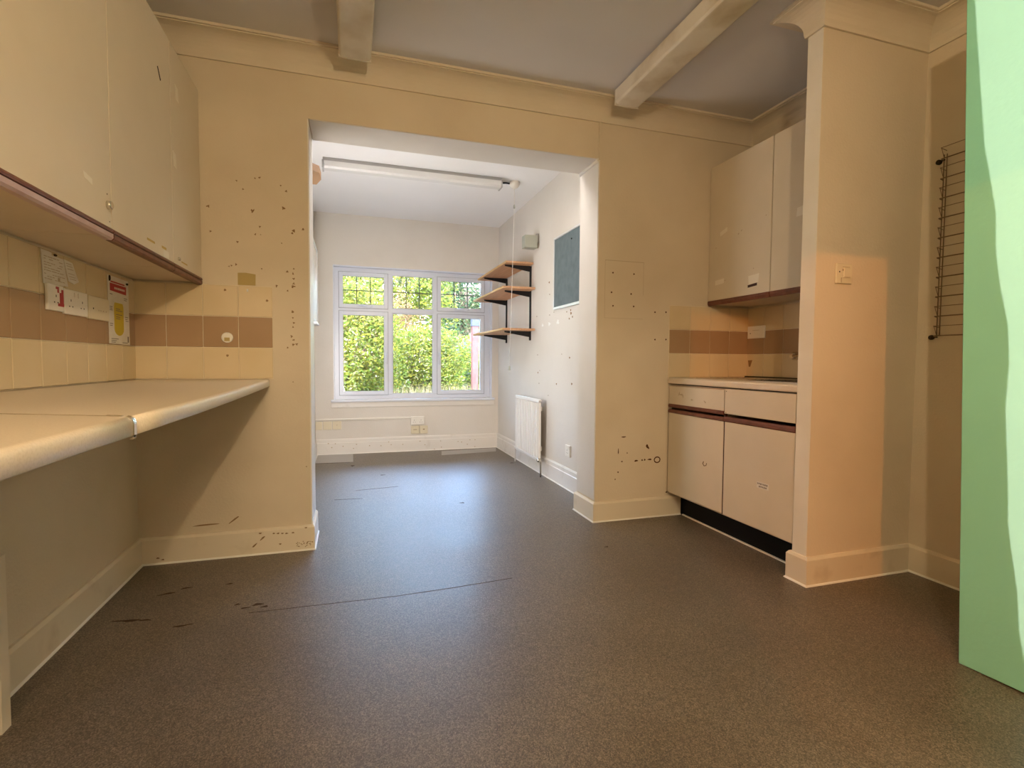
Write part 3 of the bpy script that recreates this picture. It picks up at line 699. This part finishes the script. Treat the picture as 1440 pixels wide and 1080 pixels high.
for k in range(9): box(bm, X1+.0004, 2.640+k*.012, 1.300, X1+.0008, 2.648+k*.012, 1.309)
obj('banner_lettering', bm, 'paper', po)
pts = []
for k in range(13): a = math.pi*k/12; pts.append((2.680-.048*math.cos(a)*-1, 1.222+.036*math.sin(a)))
for k in range(13): a = math.pi*k/12; pts.append((2.680-.048*math.cos(a), 1.130-.030*math.sin(a)))
sheet(po, pts, 'yellow', X1, X1+.0004, 'yellow_capsule')
pts = []
for k in range(13): a = math.pi*k/12; pts.append((2.680+.046*math.cos(a), 1.243+.026*math.sin(a)))
sheet(po, pts, 'paper', X1+.0004, X1+.0008, 'capsule_cap')
bm = bmesh.new()
for z in (1.215, 1.207, 1.190, 1.180, 1.172): box(bm, X1+.0004, 2.650, z, X1+.0008, 2.712-.02*(z % .02 > .01), z+.003)
for (ya, yb, za) in ((2.596, 2.62, 1.274), (2.735, 2.77, 1.268), (2.737, 2.765, 1.260), (2.592, 2.618, 1.22), (2.592, 2.616, 1.213), (2.592, 2.618, 1.206), (2.745, 2.775, 1.185), (2.745, 2.77, 1.176), (2.748, 2.778, 1.168), (2.590, 2.62, 1.148), (2.590, 2.615, 1.140), (2.6, 2.67, 1.084), (2.6, 2.65, 1.076), (2.6, 2.64, 1.069), (2.71, 2.765, 1.069)): box(bm, X1, ya, za, X1+.0004, yb, za+.003)
box(bm, X1, 2.765, 1.073, X1+.0004, 2.779, 1.100)
obj('print', bm, 'ink', po)
bm = bmesh.new(); blob(bm, (X1, 2.594, 1.341), 'x', .007, .012, h=.003); blob(bm, (X1, 2.770, 1.338), 'x', .010, .005, h=.003); obj('pin', bm, 'hole', po)

# things on the back wall
t = thing('dispenser_disc', (-.590, YB-.0095, 1.095), 'small round white disc stuck on a mauve tile of the back wall', 'disc')
bm = bmesh.new(); tube(bm, [(-.590, YB-.0095, 1.108), (-.590, YB-.0165, 1.108), (-.590, YB-.018, 1.108)], [.026, .026, .022], 22); obj('disc', bm, 'white_plastic', t)
obj('adhesive_pad', BX(-.602, YB-.0190, 1.090, -.578, YB-.0178, 1.108), 'olive', t)
bm = bmesh.new()
prism(bm, [(-.541, 1.372), (-.541, 1.432), (-.505, 1.434), (-.46, 1.428), (-.461, 1.372)], 'y', YB-.0012, YB)
obj('bare_patch', bm, 'olive', WALL_B, label='square olive brown patch of bare wall above the tiles')
bm = bmesh.new(); box(bm, -.500, YB-.0115, 1.338, -.493, YB-.0093, 1.352); obj('tile_chip', bm, 'chip', WALL_B)

# ---------------------------------------------------------------- marks on walls and floor (paint chips, plugs, scuffs)
random.seed(5)
def px_back(px, py):     # photograph measurement turned into a place on the back wall
    r_, u_, f_ = rot_cols(0.30302, -0.04416, 0.00719)
    d = (px-720)/720.35*r_-(py-540)/720.35*u_+f_; k = YB/d.y; return (d.x*k, YB, 1+d.z*k)
def on_plane(px, py, ax, val):
    r_, u_, f_ = rot_cols(0.30302, -0.04416, 0.00719)
    d = (px-720)/720.35*r_-(py-540)/720.35*u_+f_; o = (0, 0, 1); k = (val-o[ax])/d[ax]
    return (d.x*k, d.y*k, 1+d.z*k)
bm = bmesh.new()
for (px, py, s) in ((292.5, 290, 5), (296, 325, 4), (332.6, 254, 3), (342, 266, 4), (358.5, 250.6, 4), (365, 250, 4), (355, 296.5, 6), (365.5, 319, 5), (359, 329.5, 3.5), (366.5, 330, 2.5), (334, 340, 4.5), (394.5, 261, 3), (402.5, 269, 4.5), (398.5, 293, 7), (413, 324.5, 6), (411, 328, 5), (426, 322.5, 5), (396, 342, 3),
    (322, 374.5, 3.5), (325.5, 373.5, 3), (332, 372, 3.5), (404, 382, 4.5), (413, 378, 3.5), (412, 385, 5), (413, 392, 4.5), (412.5, 403, 6), (413, 399, 4), (404.5, 409, 3.5), (389, 402, 4), (411.5, 438.5, 5), (412, 447, 3.5), (413, 454, 4), (412, 460, 4), (410, 473, 6), (413, 478, 5), (412.5, 484.5, 5.5), (417, 484, 5), (404.5, 489, 4), (317, 408, 0), (412, 537, 2.5), (431, 656, 3), (368, 378, 3)):
    if s: blob(bm, px_back(px, py), '-y', s*.0011, s*.0011*random.uniform(.7, 1.5), ang=random.random()*3, jit=.7)
obj('paint_chips', bm, 'stain', WALL_B)['kind'] = 'stuff'
bm = bmesh.new()
for (px, py, a, l) in ((329, 731, .65, .03), (291, 738, .03, .06),): blob(bm, px_back(px, py), '-y', l, .004, ang=a, jit=.2)
for px, py in ((317, 408), (376, 423), (320.5, 500)):
    c = px_back(px, py); c = (c[0], YB-.0092, c[2]); blob(bm, c, '-y', .006, .006)
obj('scuffs', bm, 'stain', WALL_B)['kind'] = 'stuff'
bm = bmesh.new()
# screw holes and the worn rusty fitting mark on the right part of the back wall
for px, py in ((862, 383.5), (891.5, 385.5), (860, 411), (887.5, 413.5), (862, 430), (891, 431), (921, 439), (936.5, 439), (921, 477.5), (936.5, 477.5)): blob(bm, px_back(px, py), '-y', .0055, .0055)
for (px, py, rx, ry, a) in ((877, 614.5, .016, .004, 0), (910.5, 628, .017, .008, -1.0), (894.5, 648, .015, .006, .1), (903, 647, .006, .005, 0), (906.5, 646.5, .006, .006, 0), (913.5, 646, .015, .005, 0), (874.5, 649, .006, .004, 0), (882, 637, .004, .004, 0), (869, 664, .005, .005, 0), (865, 674, .004, .004, 0), (869.5, 635, .003, .020, 0), (937, 692, .006, .005, 0)): blob(bm, px_back(px, py), '-y', rx, ry, ang=a, jit=.35)
c = px_back(924, 646.5)
for k in range(14):
    a = 2*math.pi*k/14; blob(bm, (c[0]+.021*math.cos(a), YB, c[2]+.018*math.sin(a)), '-y', .007, .004, ang=a+1.57)
obj('rusty_marks', bm, 'rust', WALL_B)['kind'] = 'stuff'
bm = bmesh.new()
a_, b_ = px_back(851, 365), px_back(904, 449)
for (x0, z0, x1, z1) in ((a_[0], a_[2]-.004, b_[0], a_[2]), (a_[0], b_[2], b_[0], b_[2]+.002), (a_[0], b_[2], a_[0]+.002, a_[2]), (b_[0]-.002, b_[2]+.15, b_[0], a_[2])): box(bm, x0, YB-.0006, z0, x1, YB, z1)
obj('panel_outline', bm, 'faint', WALL_B)
# far right wall marks
bm = bmesh.new()
for px, py, s in ((772.5, 397, 6), (773, 414, 4), (755, 445, 4), (779, 439, 3), (797, 438.5, 4), (802.5, 436, 5), (803, 440.5, 7), (805, 445.5, 5), (800.5, 448, 5), (773, 443, 4), (756, 499, 4), (756.5, 524, 5), (759, 521, 3), (758, 539, 4), (782.5, 540, 5), (804, 540, 6), (813.5, 536, 3), (801, 503, 5), (814, 510, 3), (790, 498, 3), (771, 556, 3)):
    blob(bm, on_plane(px, py, 0, XFR), '-x', s*.0020, s*.0015, jit=.4)
obj('paint_chips', bm, 'stain', WALL_FR)['kind'] = 'stuff'
bm = bmesh.new()
for px, py, s in ((784.5, 453, 9), (772.5, 455.5, 8), (763, 457.5, 7)): blob(bm, on_plane(px, py, 0, XFR), '-x', s*.0030, s*.0019, jit=.5)
obj('bare_plaster_spots', bm, 'chip', WALL_FR)['kind'] = 'stuff'
bm = bmesh.new()
for px, py in ((369, 757), (358, 767)):
    c = on_plane(px, py, 1, YB-.018); blob(bm, c, '-y', .016, .004, ang=.75)
for k in range(26):
    c = on_plane(random.uniform(417, 440), random.uniform(761, 769), 1, YB-.018); blob(bm, c, '-y', .003, .002)
for px, py in ((394, 765), (430, 742), (366, 750), (385, 750), (391, 750), (397, 750), (403, 750), (412, 749), (222, 785), (229, 787)):
    c = on_plane(px, py, 1, YB-.018); blob(bm, c, '-y', .007, .0035, jit=.4)
obj('scuffs', bm, 'stain', BB_L)['kind'] = 'stuff'
bm = bmesh.new()
for k in range(34):
    c = on_plane(random.uniform(446, 680), 0, 1, YF-.018); c = on_plane(random.uniform(446, 690), random.uniform(617, 633), 1, YF-.018)
    if .01 < c[2] < .12: blob(bm, c, '-y', .007, .005, jit=.4)
obj('scuffs', bm, 'faint', BB_F)['kind'] = 'stuff'
bm = bmesh.new()
for px, py, rx, ry in ((363, 850, .020, .010), (372, 853, .014, .007), (345, 855, .018, .005), (334, 850, .010, .006), (323, 821, .012, .006), (180, 873, .045, .008), (205, 872, .02, .005), (235, 835, .03, .007), (262, 827, .02, .006), (853, 769, .010, .006), (538, 668, .02, .01), (496, 655, .015, .02), (720, 651, .02, .01), (650, 707, .016, .010), (256, 880, .03, .006)):
    c = on_plane(px, py, 2, 0); blob(bm, (c[0], c[1], .0), 'z', rx, ry, ang=random.uniform(-.3, .3), jit=.45, n=16, h=.0006)
obj('dirt_smudges', bm, 'mud', FLOOR)['kind'] = 'stuff'
bm = bmesh.new()
prism(bm, [(-.352, 5.70), (-.352, 5.25), (.006, 5.23), (.006, 5.69)], 'z', 0, .0022)
obj('vinyl_patch', bm, 'patch_vinyl', FLOOR, label='lighter patch of flooring by the far left corner')
bm = bmesh.new(); prism(bm, [(.90, 5.36), (.94, 5.60), (1.58, 5.66), (1.52, 5.44)], 'z', 0, .0022); obj('vinyl_patch', bm, 'patch_vinyl', FLOOR)
bm = bmesh.new()
def crack(p, q, w=.003):
    a, b = on_plane(*p, 2, 0), on_plane(*q, 2, 0); d = Vector((b[0]-a[0], b[1]-a[1])); nn = Vector((-d.y, d.x)).normalized()*w/2
    prism(bm, [(a[0]+nn.x, a[1]+nn.y), (b[0]+nn.x, b[1]+nn.y), (b[0]-nn.x, b[1]-nn.y), (a[0]-nn.x, a[1]-nn.y)], 'z', 0, .0008)
crack((500, 690), (560, 684), .005); crack((470, 703), (510, 701), .004); crack((443, 652), (492, 650), .012); crack((491, 650), (491, 640), .02); crack((560, 838), (640, 826)); crack((640, 826), (720, 813)); crack((350, 862), (560, 838))
obj('sheet_seams', bm, 'mud', FLOOR)

# ---------------------------------------------------------------- ceiling light fittings
def fitting(x0, x1, y0, y1, label):
    t = thing('ceiling_light', ((x0+x1)/2, (y0+y1)/2, 2.47), label, 'ceiling light', 'tube lights of the near room')
    xm = (x0+x1)/2
    obj('back_tray', BX(xm-.045, y0+.01, 2.530, xm+.045, y1-.004, ZC), 'fitting_end', t)
    bm = bmesh.new(); w = (x1-x0)/2
    pts = [(xm-w, 2.552), (xm-w, 2.485), (xm-w+.008, 2.474)]
    for k in range(7): 
        a = k/6; pts.append((xm-w+.014+(2*w-.028)*a, 2.472-.004*math.sin(math.pi*a)))
    pts += [(xm+w-.008, 2.474), (xm+w, 2.485), (xm+w, 2.552)]
    prism(bm, pts, 'y', y0+.005, y1-.006); obj('diffuser', bm, 'fitting', t)
    for y in (y0, y1-.006):
        bm = bmesh.new(); box(bm, x0-.001, y, 2.4665, x1+.001, y+.006, 2.553, bev=.001); obj('end_cap', bm, 'fitting_end', t)
    return t
fitting(-.052, .100, 1.20, 2.690, 'stained tube light box above the left side of the opening')
fitting(1.445, 1.597, 1.20, 2.690, 'stained tube light box running towards the sink alcove corner')
t = thing('ceiling_light', (.52, 4.2, 2.44), 'slim grey tube light on the white ceiling of the far room', 'ceiling light')
obj('batten', BX(-.200, 4.175, 2.478, 1.205, 4.235, ZF, bev=.002), 'grey_fitting', t)
bm = bmesh.new(); pts = [(4.160, 2.500), (4.160, 2.462), (4.175, 2.448), (4.235, 2.448), (4.250, 2.462), (4.250, 2.500)]
prism(bm, pts, 'x', -.190, 1.195); obj('diffuser', bm, 'white_fitting', t)
for x in (-.206, 1.195): obj('end_cap', BX(x, 4.155, 2.444, x+.011, 4.255, 2.502, bev=.001), 'grey_fitting', t)
obj('junction_cover', BX(.46, 4.34, 2.522, .56, 4.39, ZF), 'white_fitting', t)
t = thing('pull_switch', (1.30, 4.24, .94), 'round white ceiling pull switch with a long cord in the far room', 'switch')
bm = bmesh.new(); tube(bm, [(1.335, 4.24, ZF), (1.335, 4.24, 2.505), (1.335, 4.24, 2.488), (1.335, 4.24, 2.472)], [.045, .045, .036, .014], 20); obj('switch_body', bm, 'white_plastic', t)
bm = bmesh.new(); tube(bm, [(1.206, 4.215, 2.50), (1.26, 4.235, 2.512), (1.30, 4.24, 2.512)], .008, 8); obj('supply_cable', bm, 'dark', t)
bm = bmesh.new(); tube(bm, [(1.335, 4.24, 2.475), (1.335, 4.24, 2.33)], .0022, 6); tube(bm, [(1.335, 4.24, 2.33), (1.318, 4.24, 1.6), (1.300, 4.24, .96)], .0018, 6); obj('cord', bm, 'white_plastic', t)
bm = bmesh.new(); tube(bm, [(1.335, 4.24, 2.34), (1.335, 4.24, 2.33), (1.335, 4.24, 2.31), (1.335, 4.24, 2.305)], [.004, .008, .008, .004], 10); obj('toggle', bm, 'speaker', t); bm = bmesh.new(); tube(bm, [(1.300, 4.24, .965), (1.300, 4.24, .955), (1.300, 4.24, .925), (1.300, 4.24, .92)], [.004, .009, .010, .005], 10); obj('toggle', bm, 'speaker', t)

# ---------------------------------------------------------------- far room fittings
SHV = [(1.345, 4.50, 5.60, 1.906, 'top'), (1.300, 4.44, 5.62, 1.669, 'middle'), (1.300, 4.44, 5.62, 1.293, 'bottom')]
tr = thing('shelf_track', (1.61, 5.0, 1.2), 'black slotted shelf uprights with brackets on the far room right wall', 'shelf bracket')
for y, zt in ((4.60, 1.895), (5.38, 1.895)):
    bm = bmesh.new(); box(bm, 1.606, y-.012, 1.20, XFR, y+.012, zt, bev=.001)
    upr = obj('upright', bm, 'dark', tr)
    for sx, _, _, z, nm in SHV:
        bm = bmesh.new(); L = .245
        prism(bm, [(1.606, z-.012), (1.606-L, z-.012), (1.606-L, z-.022), (1.606, z-.062)], 'y', y-.005, y+.005)
        box(bm, 1.606-L, y-.010, z-.012, 1.606, y+.010, z-.0095)
        obj('bracket', bm, 'dark', upr)
for sx, ya, yb, z, nm in SHV:
    t = thing('wall_shelf', ((sx+1.6)/2, (ya+yb)/2, z-.009), nm+' pine board of the three shelves beside the window', 'shelf', 'pine shelves beside the window')
    obj('board', BX(sx+.004, ya, z-.009, XFR-.016, yb, z+.009), 'pine', t)
    obj('front_edge', BX(sx-.004, ya, z-.0095, sx+.004, yb, z+.0095, bev=.002), 'pine_edge', t)
# pin board
t = thing('notice_board', (XFR, 3.78, 1.43), 'slate blue felt notice board in an aluminium frame on the far room right wall', 'notice board')
obj('felt', BX(XFR-.010, 3.42, 1.440, XFR-.001, 3.995, 2.010), 'board', t)
for a in ((3.412, 1.430, 4.003, 1.450), (3.412, 2.003, 4.003, 2.019), (3.412, 1.450, 3.424, 2.003), (3.991, 1.450, 4.003, 2.003)):
    obj('frame', BX(XFR-.016, a[0], a[1], XFR-.001, a[2], a[3], bev=.002), 'alu', t)
bm = bmesh.new(); c = on_plane(804, 335.5, 0, XFR-.011); tube(bm, [c, (c[0]-.006, c[1], c[2])], [.006, .004], 8); obj('pin', bm, 'dark', t)
# small alarm box on bracket
t = thing('speaker_box', (1.55, 4.43, 2.02), 'small grey box on a bracket high on the far room right wall', 'speaker')
obj('casing', BX(1.478, 4.37, 2.018, 1.597, 4.46, 2.130, bev=.003), 'speaker', t)
obj('bracket', BX(1.597, 4.40, 2.075, XFR, 4.43, 2.155, bev=.002), 'grey_fitting', t)
# radiator
t = thing('radiator', (1.57, 4.48, .12), 'white ribbed panel radiator on the far room right wall', 'radiator')
y0, y1, z0, z1 = 4.145, 4.800, .135, .672
n = 11; bm = BX(1.556, y0+.012, z0+.02, 1.562, y1-.012, z1-.02)
for k in range(n):
    a = y0+.014+(y1-y0-.028)*k/n; q = (y1-y0-.028)/n; rb = bmesh.new()
    prism(rb, [(1.556, a+q*.14), (1.535, a+q*.26), (1.532, a+q*.50), (1.535, a+q*.74), (1.556, a+q*.86)], 'z', z0+.028, z1-.032); obj('rib', rb, 'rad', t)
obj('back_panel', bm, 'rad_gap_shade', t)
bm = bmesh.new(); box(bm, 1.536, y0, z1-.03, 1.562, y1, z1, bev=.004); box(bm, 1.536, y0, z0, 1.562, y1, z0+.025, bev=.004); box(bm, 1.538, y0, z0+.02, 1.562, y0+.014, z1-.02); box(bm, 1.538, y1-.014, z0+.02, 1.562, y1, z1-.02)
obj('panel_rim', bm, 'rad', t)
bm = bmesh.new()
bm.free()
for y in (4.28, 4.66):
    for z in (.22, .58): obj('wall_bracket', BX(1.562, y-.015, z-.02, XFR-.001, y+.015, z+.02), 'rad', t)
bm = bmesh.new(); tube(bm, [(1.549, y0+.005, .655), (1.549, y0-.012, .655)], .010, 8); obj('bleed_valve', bm, 'chrome', t)
for yy, s in ((y0-.035, -1), (y1+.03, 1)):
    bm = bmesh.new(); tube(bm, [(1.549, yy-s*.03, .150), (1.549, yy, .150), (1.549, yy+.002*s, .13), (1.549, yy+.002*s, .003)], [.008, .012, .008, .0075], 10)
    if s < 0: tube(bm, [(1.549, yy, .150), (1.525, yy, .150), (1.515, yy, .150)], [.016, .018, .012], 12)
    obj('valve' , bm, 'chrome' if s < 0 else 'rad', t)
# whiteboard on far left wall and wooden shelf end by the opening
t = thing('wall_board', (XFL, 5.2, 1.4), 'white framed board seen edge on against the far room left wall', 'board')
obj('panel', BX(XFL, 4.60, 1.345, XFL+.060, 5.17, 2.015), 'white_plastic', t)
for a in ((4.59, 1.335, 5.18, 1.355), (4.59, 2.005, 5.18, 2.025), (4.59, 1.355, 4.61, 2.005), (5.16, 1.355, 5.18, 2.005)): obj('frame', BX(XFL, a[0], a[1], XFL+.070, a[2], a[3], bev=.003), 'alu', t)
obj('pen_tray', BX(XFL, 4.75, 1.315, XFL+.085, 5.05, 1.334, bev=.003), 'alu', t)
bm = bmesh.new()
prism(bm, [(OL-.0+.006, 2.965), (OL+.032, 2.985), (OL+.040, 3.02), (OL+.040, 3.09), (OL+.030, 3.115), (OL+.006, 3.12)], 'z', 2.020, 2.060)
bm.free(); bm = bmesh.new()
prism(bm, [(XFL+.001, 3.150), (-.205, 3.150), (-.172, 3.185), (-.168, 3.300), (-.200, 3.400), (XFL+.001, 3.420)], 'z', 2.072, 2.112)
obj('corner_shelf', bm, 'brown_shelf', label='rounded brown wooden shelf end peeping past the left edge of the opening', cat='shelf')

# ---------------------------------------------------------------- wire rack on the right wall
t = thing('wire_rack', (XR, 1.55, 1.12), 'brown wire leaflet rack hung on two screws on the right wall', 'rack')
bm = bmesh.new(); ya, yb = 1.675, 1.30
for y in (ya, ya-.012, 1.49, yb): tube(bm, [(XR-.012, y, 1.13), (XR-.012, y, 1.95)], .0022, 5)
obj('upright_wires', bm, 'wire', t)
for k in range(10):
    z = 1.128+k*.0885
    bm = bmesh.new(); tube(bm, [(XR-.012, ya, z), (XR-.030, ya, z+.003), (XR-.030, yb, z+.003), (XR-.012, yb, z)], .0028, 5)
    if k < 10: tube(bm, [(XR-.012, ya-.01, z+.040), (XR-.050, ya-.01, z+.046), (XR-.050, yb, z+.046), (XR-.012, yb, z+.040)], .0016, 5)
    for y in (ya-.012, ya-.13, ya-.15): tube(bm, [(XR-.030, y, z+.003), (XR-.050, y, z+.046)], .0014, 4)
    obj('wire_pocket', bm, 'wire', t)
for z in (1.125, 1.925):
    bm = bmesh.new(); tube(bm, [(XR, 1.700, z), (XR-.012, 1.700, z), (XR-.016, 1.700, z)], [.011, .011, .006], 12); tube(bm, [(XR-.010, 1.70, z), (XR-.014, ya-.005, z)], .003, 6); obj('fixing_knob', bm, 'hole', t)

# ---------------------------------------------------------------- green door leaf, sagging on its hinges
t = thing('green_door', (1.962, .75, .006), 'mint green door leaf standing open at the right edge of the picture', 'door')
def leaf():
    bm = bmesh.new(); box(bm, 0, -.80, .004, .040, 0, 2.30, bev=.0025); return bm
me_bm = leaf()
bmesh.ops.translate(me_bm, verts=me_bm.verts, vec=(1.962, .75, .006))
lf = obj('leaf', me_bm, 'green', t)
for z in (.25, 1.15, 2.05):
    bm = bmesh.new(); box(bm, 1.962+.036, .75-.808, .006+z, 1.962+.044, .75-.77, .006+z+.10); tube(bm, [(1.962+.046, .75-.806, .006+z), (1.962+.046, .75-.806, .106+z)], .007, 8); obj('hinge', bm, 'chrome', t)
bm = bmesh.new(); tube(bm, [(2.002, .70, 1.0), (2.035, .70, 1.0), (2.045, .69, 1.0), (2.045, .59, 1.0)], .009, 10); obj('handle', bm, 'chrome', t)
t.location = (1.934, 1.150, -.004); 
t.rotation_euler = (-math.radians(1.65), 0, math.radians(2.0))

for o_ in bpy.data.objects:
    if o_.name.split('.')[0] in ('print', 'pin', 'screw_hole', 'screw_holes', 'banner_lettering', 'handwriting', 'upright_wires', 'wall_bracket', 'hinge', 'toggle', 'cord', 'door_gap'): 
        if o_.name.split('.')[0] in ('print', 'pin', 'screw_hole', 'screw_holes', 'banner_lettering', 'handwriting'): o_['kind'] = 'stuff'

# ---------------------------------------------------------------- garden
bm = bmesh.new(); box(bm, -14, YF+.26, -.30, 22, 40, -.20)
struct('ground_outside', bm, 'soil', 'dry lawn outside the window')
bm = bmesh.new(); box(bm, -6, YF+.26, -.20, 9, 7.1, -.17)  # unseen slab added to bounce sunlight onto the far room ceiling
struct('patio_bounce', bm, 'bounce_paving', 'unseen pale slab added under the window to bounce sunlight')
def foliage(name, c, rad, n, size, m, label, cat, group=None, trunk=True, seed=0, lop=.25):
    rnd = random.Random(seed); t = thing(name, (c[0], c[1], -.2), label, cat, group)
    verts = []; faces = []
    for i in range(n):
        u_, v_ = rnd.uniform(-1, 1), rnd.uniform(0, 2*math.pi); s = math.sqrt(1-u_*u_)
        k = rnd.uniform(.30, 1.0)**.6
        lump = 1+lop*math.sin(3*v_+seed)*math.cos(4*u_+seed*2)
        p = Vector((c[0]+rad[0]*k*s*math.cos(v_)*lump, c[1]+rad[1]*k*s*math.sin(v_)*lump, c[2]+rad[2]*k*u_*lump))
        if p.z < -.15: p.z = -.15+rnd.random()*.2
        a = Vector((rnd.gauss(0, 1), rnd.gauss(0, 1), rnd.gauss(0, .6))).normalized(); b = a.cross(Vector((rnd.gauss(0, 1), rnd.gauss(0, 1), rnd.gauss(0, 1)))).normalized()
        L = size*rnd.uniform(.6, 1.5); w = L*.42
        o = p-Vector((c[0], c[1], -.2)); j = len(verts); nn = a.cross(b)*w*.25
        verts += [o-a*L*.5, o+b*w*.5+nn, o+a*L*.5, o-b*w*.5+nn]
        faces.append((j, j+1, j+2, j+3))
    me = bpy.data.meshes.new('foliage'); me.from_pydata([tuple(v) for v in verts], [], faces); me.materials.append(M[m])
    o = bpy.data.objects.new('foliage', me); C.objects.link(o); o.parent = t
    if trunk:
        bm = bmesh.new(); zt = c[2]-rad[2]*.1
        tube(bm, [(c[0], c[1], -.2), (c[0]+.03, c[1], (zt-.2)/2), (c[0]-.02, c[1], zt)], [.09*rad[0], .07*rad[0], .04*rad[0]], 8)
        for k in range(5):
            a = 2*math.pi*k/5+seed; tube(bm, [(c[0], c[1], (zt-.2)/2+.1*k*rad[2]*.3), (c[0]+rad[0]*.6*math.cos(a), c[1]+rad[1]*.6*math.sin(a), c[2]+rad[2]*.4)], [.04*rad[0], .012*rad[0]], 6)
        obj('stem', bm, 'bark', t)
    return t
G = 'shrubs outside the window'; T = 'trees behind the garden'
foliage('shrub', (-.10, 8.6, 1.15), (.95, .8, 1.35), 30000, .058, 'leaf_lime', 'tall lime green shrub filling the left lower pane', 'shrub', G, seed=1)
foliage('shrub', (1.35, 10.2, .75), (.95, .7, .95), 26000, .058, 'leaf_lime', 'rounded yellow green shrub behind the middle pane', 'shrub', G, seed=2)
foliage('shrub', (2.35, 11.2, .55), (.75, .7, .80), 10000, .058, 'leaf_green', 'green shrub in front of the fence in the right pane', 'shrub', G, seed=3)
foliage('shrub', (.95, 11.6, 1.5), (.55, .55, 1.0), 6000, .055, 'leaf_pink', 'bronze leaved shrub behind the middle pane', 'shrub', G, seed=4)
foliage('shrub', (-2.6, 9.6, 1.0), (1.3, .9, 1.3), 5000, .10, 'leaf_green', 'wide green shrub beyond the left side of the window', 'shrub', G, seed=5)
foliage('tree', (.9, 14.0, 3.1), (1.9, 1.5, 1.9), 24000, .09, 'leaf_lime', 'bright yellow green tree behind the leaded middle pane', 'tree', T, seed=6)
foliage('tree', (-1.9, 14.5, 3.3), (2.0, 1.6, 2.6), 20000, .10, 'leaf_green', 'green tree behind the leaded left pane', 'tree', T, seed=7)
foliage('tree', (3.6, 16.5, 3.6), (1.9, 1.7, 1.9), 18000, .10, 'leaf_dark', 'bluish green tree behind the leaded right pane', 'tree', T, seed=8)
foliage('tree', (1.2, 19.4, 2.6), (3.2, 1.5, 3.6), 12000, .18, 'leaf_dark', 'dark distant tree closing the back of the garden', 'tree', T, seed=9)
foliage('tree', (-5.2, 17.0, 3.4), (3.0, 2.0, 3.4), 9000, .18, 'leaf_dark', 'broad dark tree far beyond the left of the window', 'tree', T, seed=10)
# dry grasses
rnd = random.Random(4); verts = []; faces = []
for i in range(9000):
    x = rnd.uniform(-.8, 3.6); y = rnd.uniform(7.2, 9.4); h = rnd.uniform(.35, .85)*(1.0 if x > .4 else .7); a = rnd.uniform(0, 6.28); ln = rnd.uniform(.02, .22); w = .007
    j = len(verts); dx, dy = math.cos(a), math.sin(a)
    verts += [(x-dy*w, y+dx*w, -.2), (x+dy*w, y-dx*w, -.2), (x+dx*ln*.4+dy*w*.7, y+dy*ln*.4-dx*w*.7, -.2+h*.7), (x+dx*ln*.4-dy*w*.7, y+dy*ln*.4+dx*w*.7, -.2+h*.7), (x+dx*ln, y+dy*ln, -.2+h)]
    faces += [(j, j+1, j+2, j+3), (j+3, j+2, j+4)]
me = bpy.data.meshes.new('dry_grass'); me.from_pydata(verts, [], faces); me.materials.append(M['straw'])
o = bpy.data.objects.new('dry_grass', me); C.objects.link(o); o['label'] = 'pale dry long grass at the foot of the shrubs'; o['category'] = 'grass'; o['kind'] = 'stuff'
# red stained post with a short beam, slatted fence, neighbour's brick house
t = thing('garden_post', (2.13, 9.0, -.2), 'reddish timber post standing in the lower right pane', 'post')
obj('post', BX(2.055, 8.95, -.2, 2.165, 9.06, 1.62, bev=.006), 'post_red', t)
obj('post_cap', BX(2.045, 8.94, 1.62, 2.175, 9.07, 1.84, bev=.006), 'fence', t)
t = thing('garden_fence', (4.2, 12.4, -.2), 'weathered grey board fence in the lower right pane', 'fence')
for k in range(36):
    x = 2.45+k*.15; obj('fence_board', BX(x, 12.40, -.18, x+.142, 12.42, 1.45+.01*math.sin(k*2.1)), 'fence', t)
for z in (.2, 1.2): obj('fence_rail', BX(2.44, 12.42, z, 7.85, 12.46, z+.08), 'fence', t)
h = thing('brick_house', (6.0, 22.5, -.2), 'pale brick house with a tiled roof beyond the fence', 'building')
obj('wall', BX(4.1, 22, -.2, 12.0, 27, 2.9), 'mortar', h)
bm = bmesh.new()
for r_ in range(38):
    for k in range(36):
        x = 4.1+k*.22+(.11 if r_ % 2 else 0)
        if x+.21 < 12: box(bm, x, 21.985, -.2+r_*.081, x+.21, 22.01, -.2+r_*.081+.07)
br = obj('bricks', bm, 'brick', h); br['kind'] = 'stuff'
bm = bmesh.new(); prism(bm, [(21.6, 2.9), (27.4, 2.9), (24.5, 4.6)], 'x', 3.9, 12.2); obj('roof', bm, 'roof_tile', h)
obj('fascia', BX(3.88, 21.55, 2.78, 12.2, 21.62, 2.98), 'render', h)
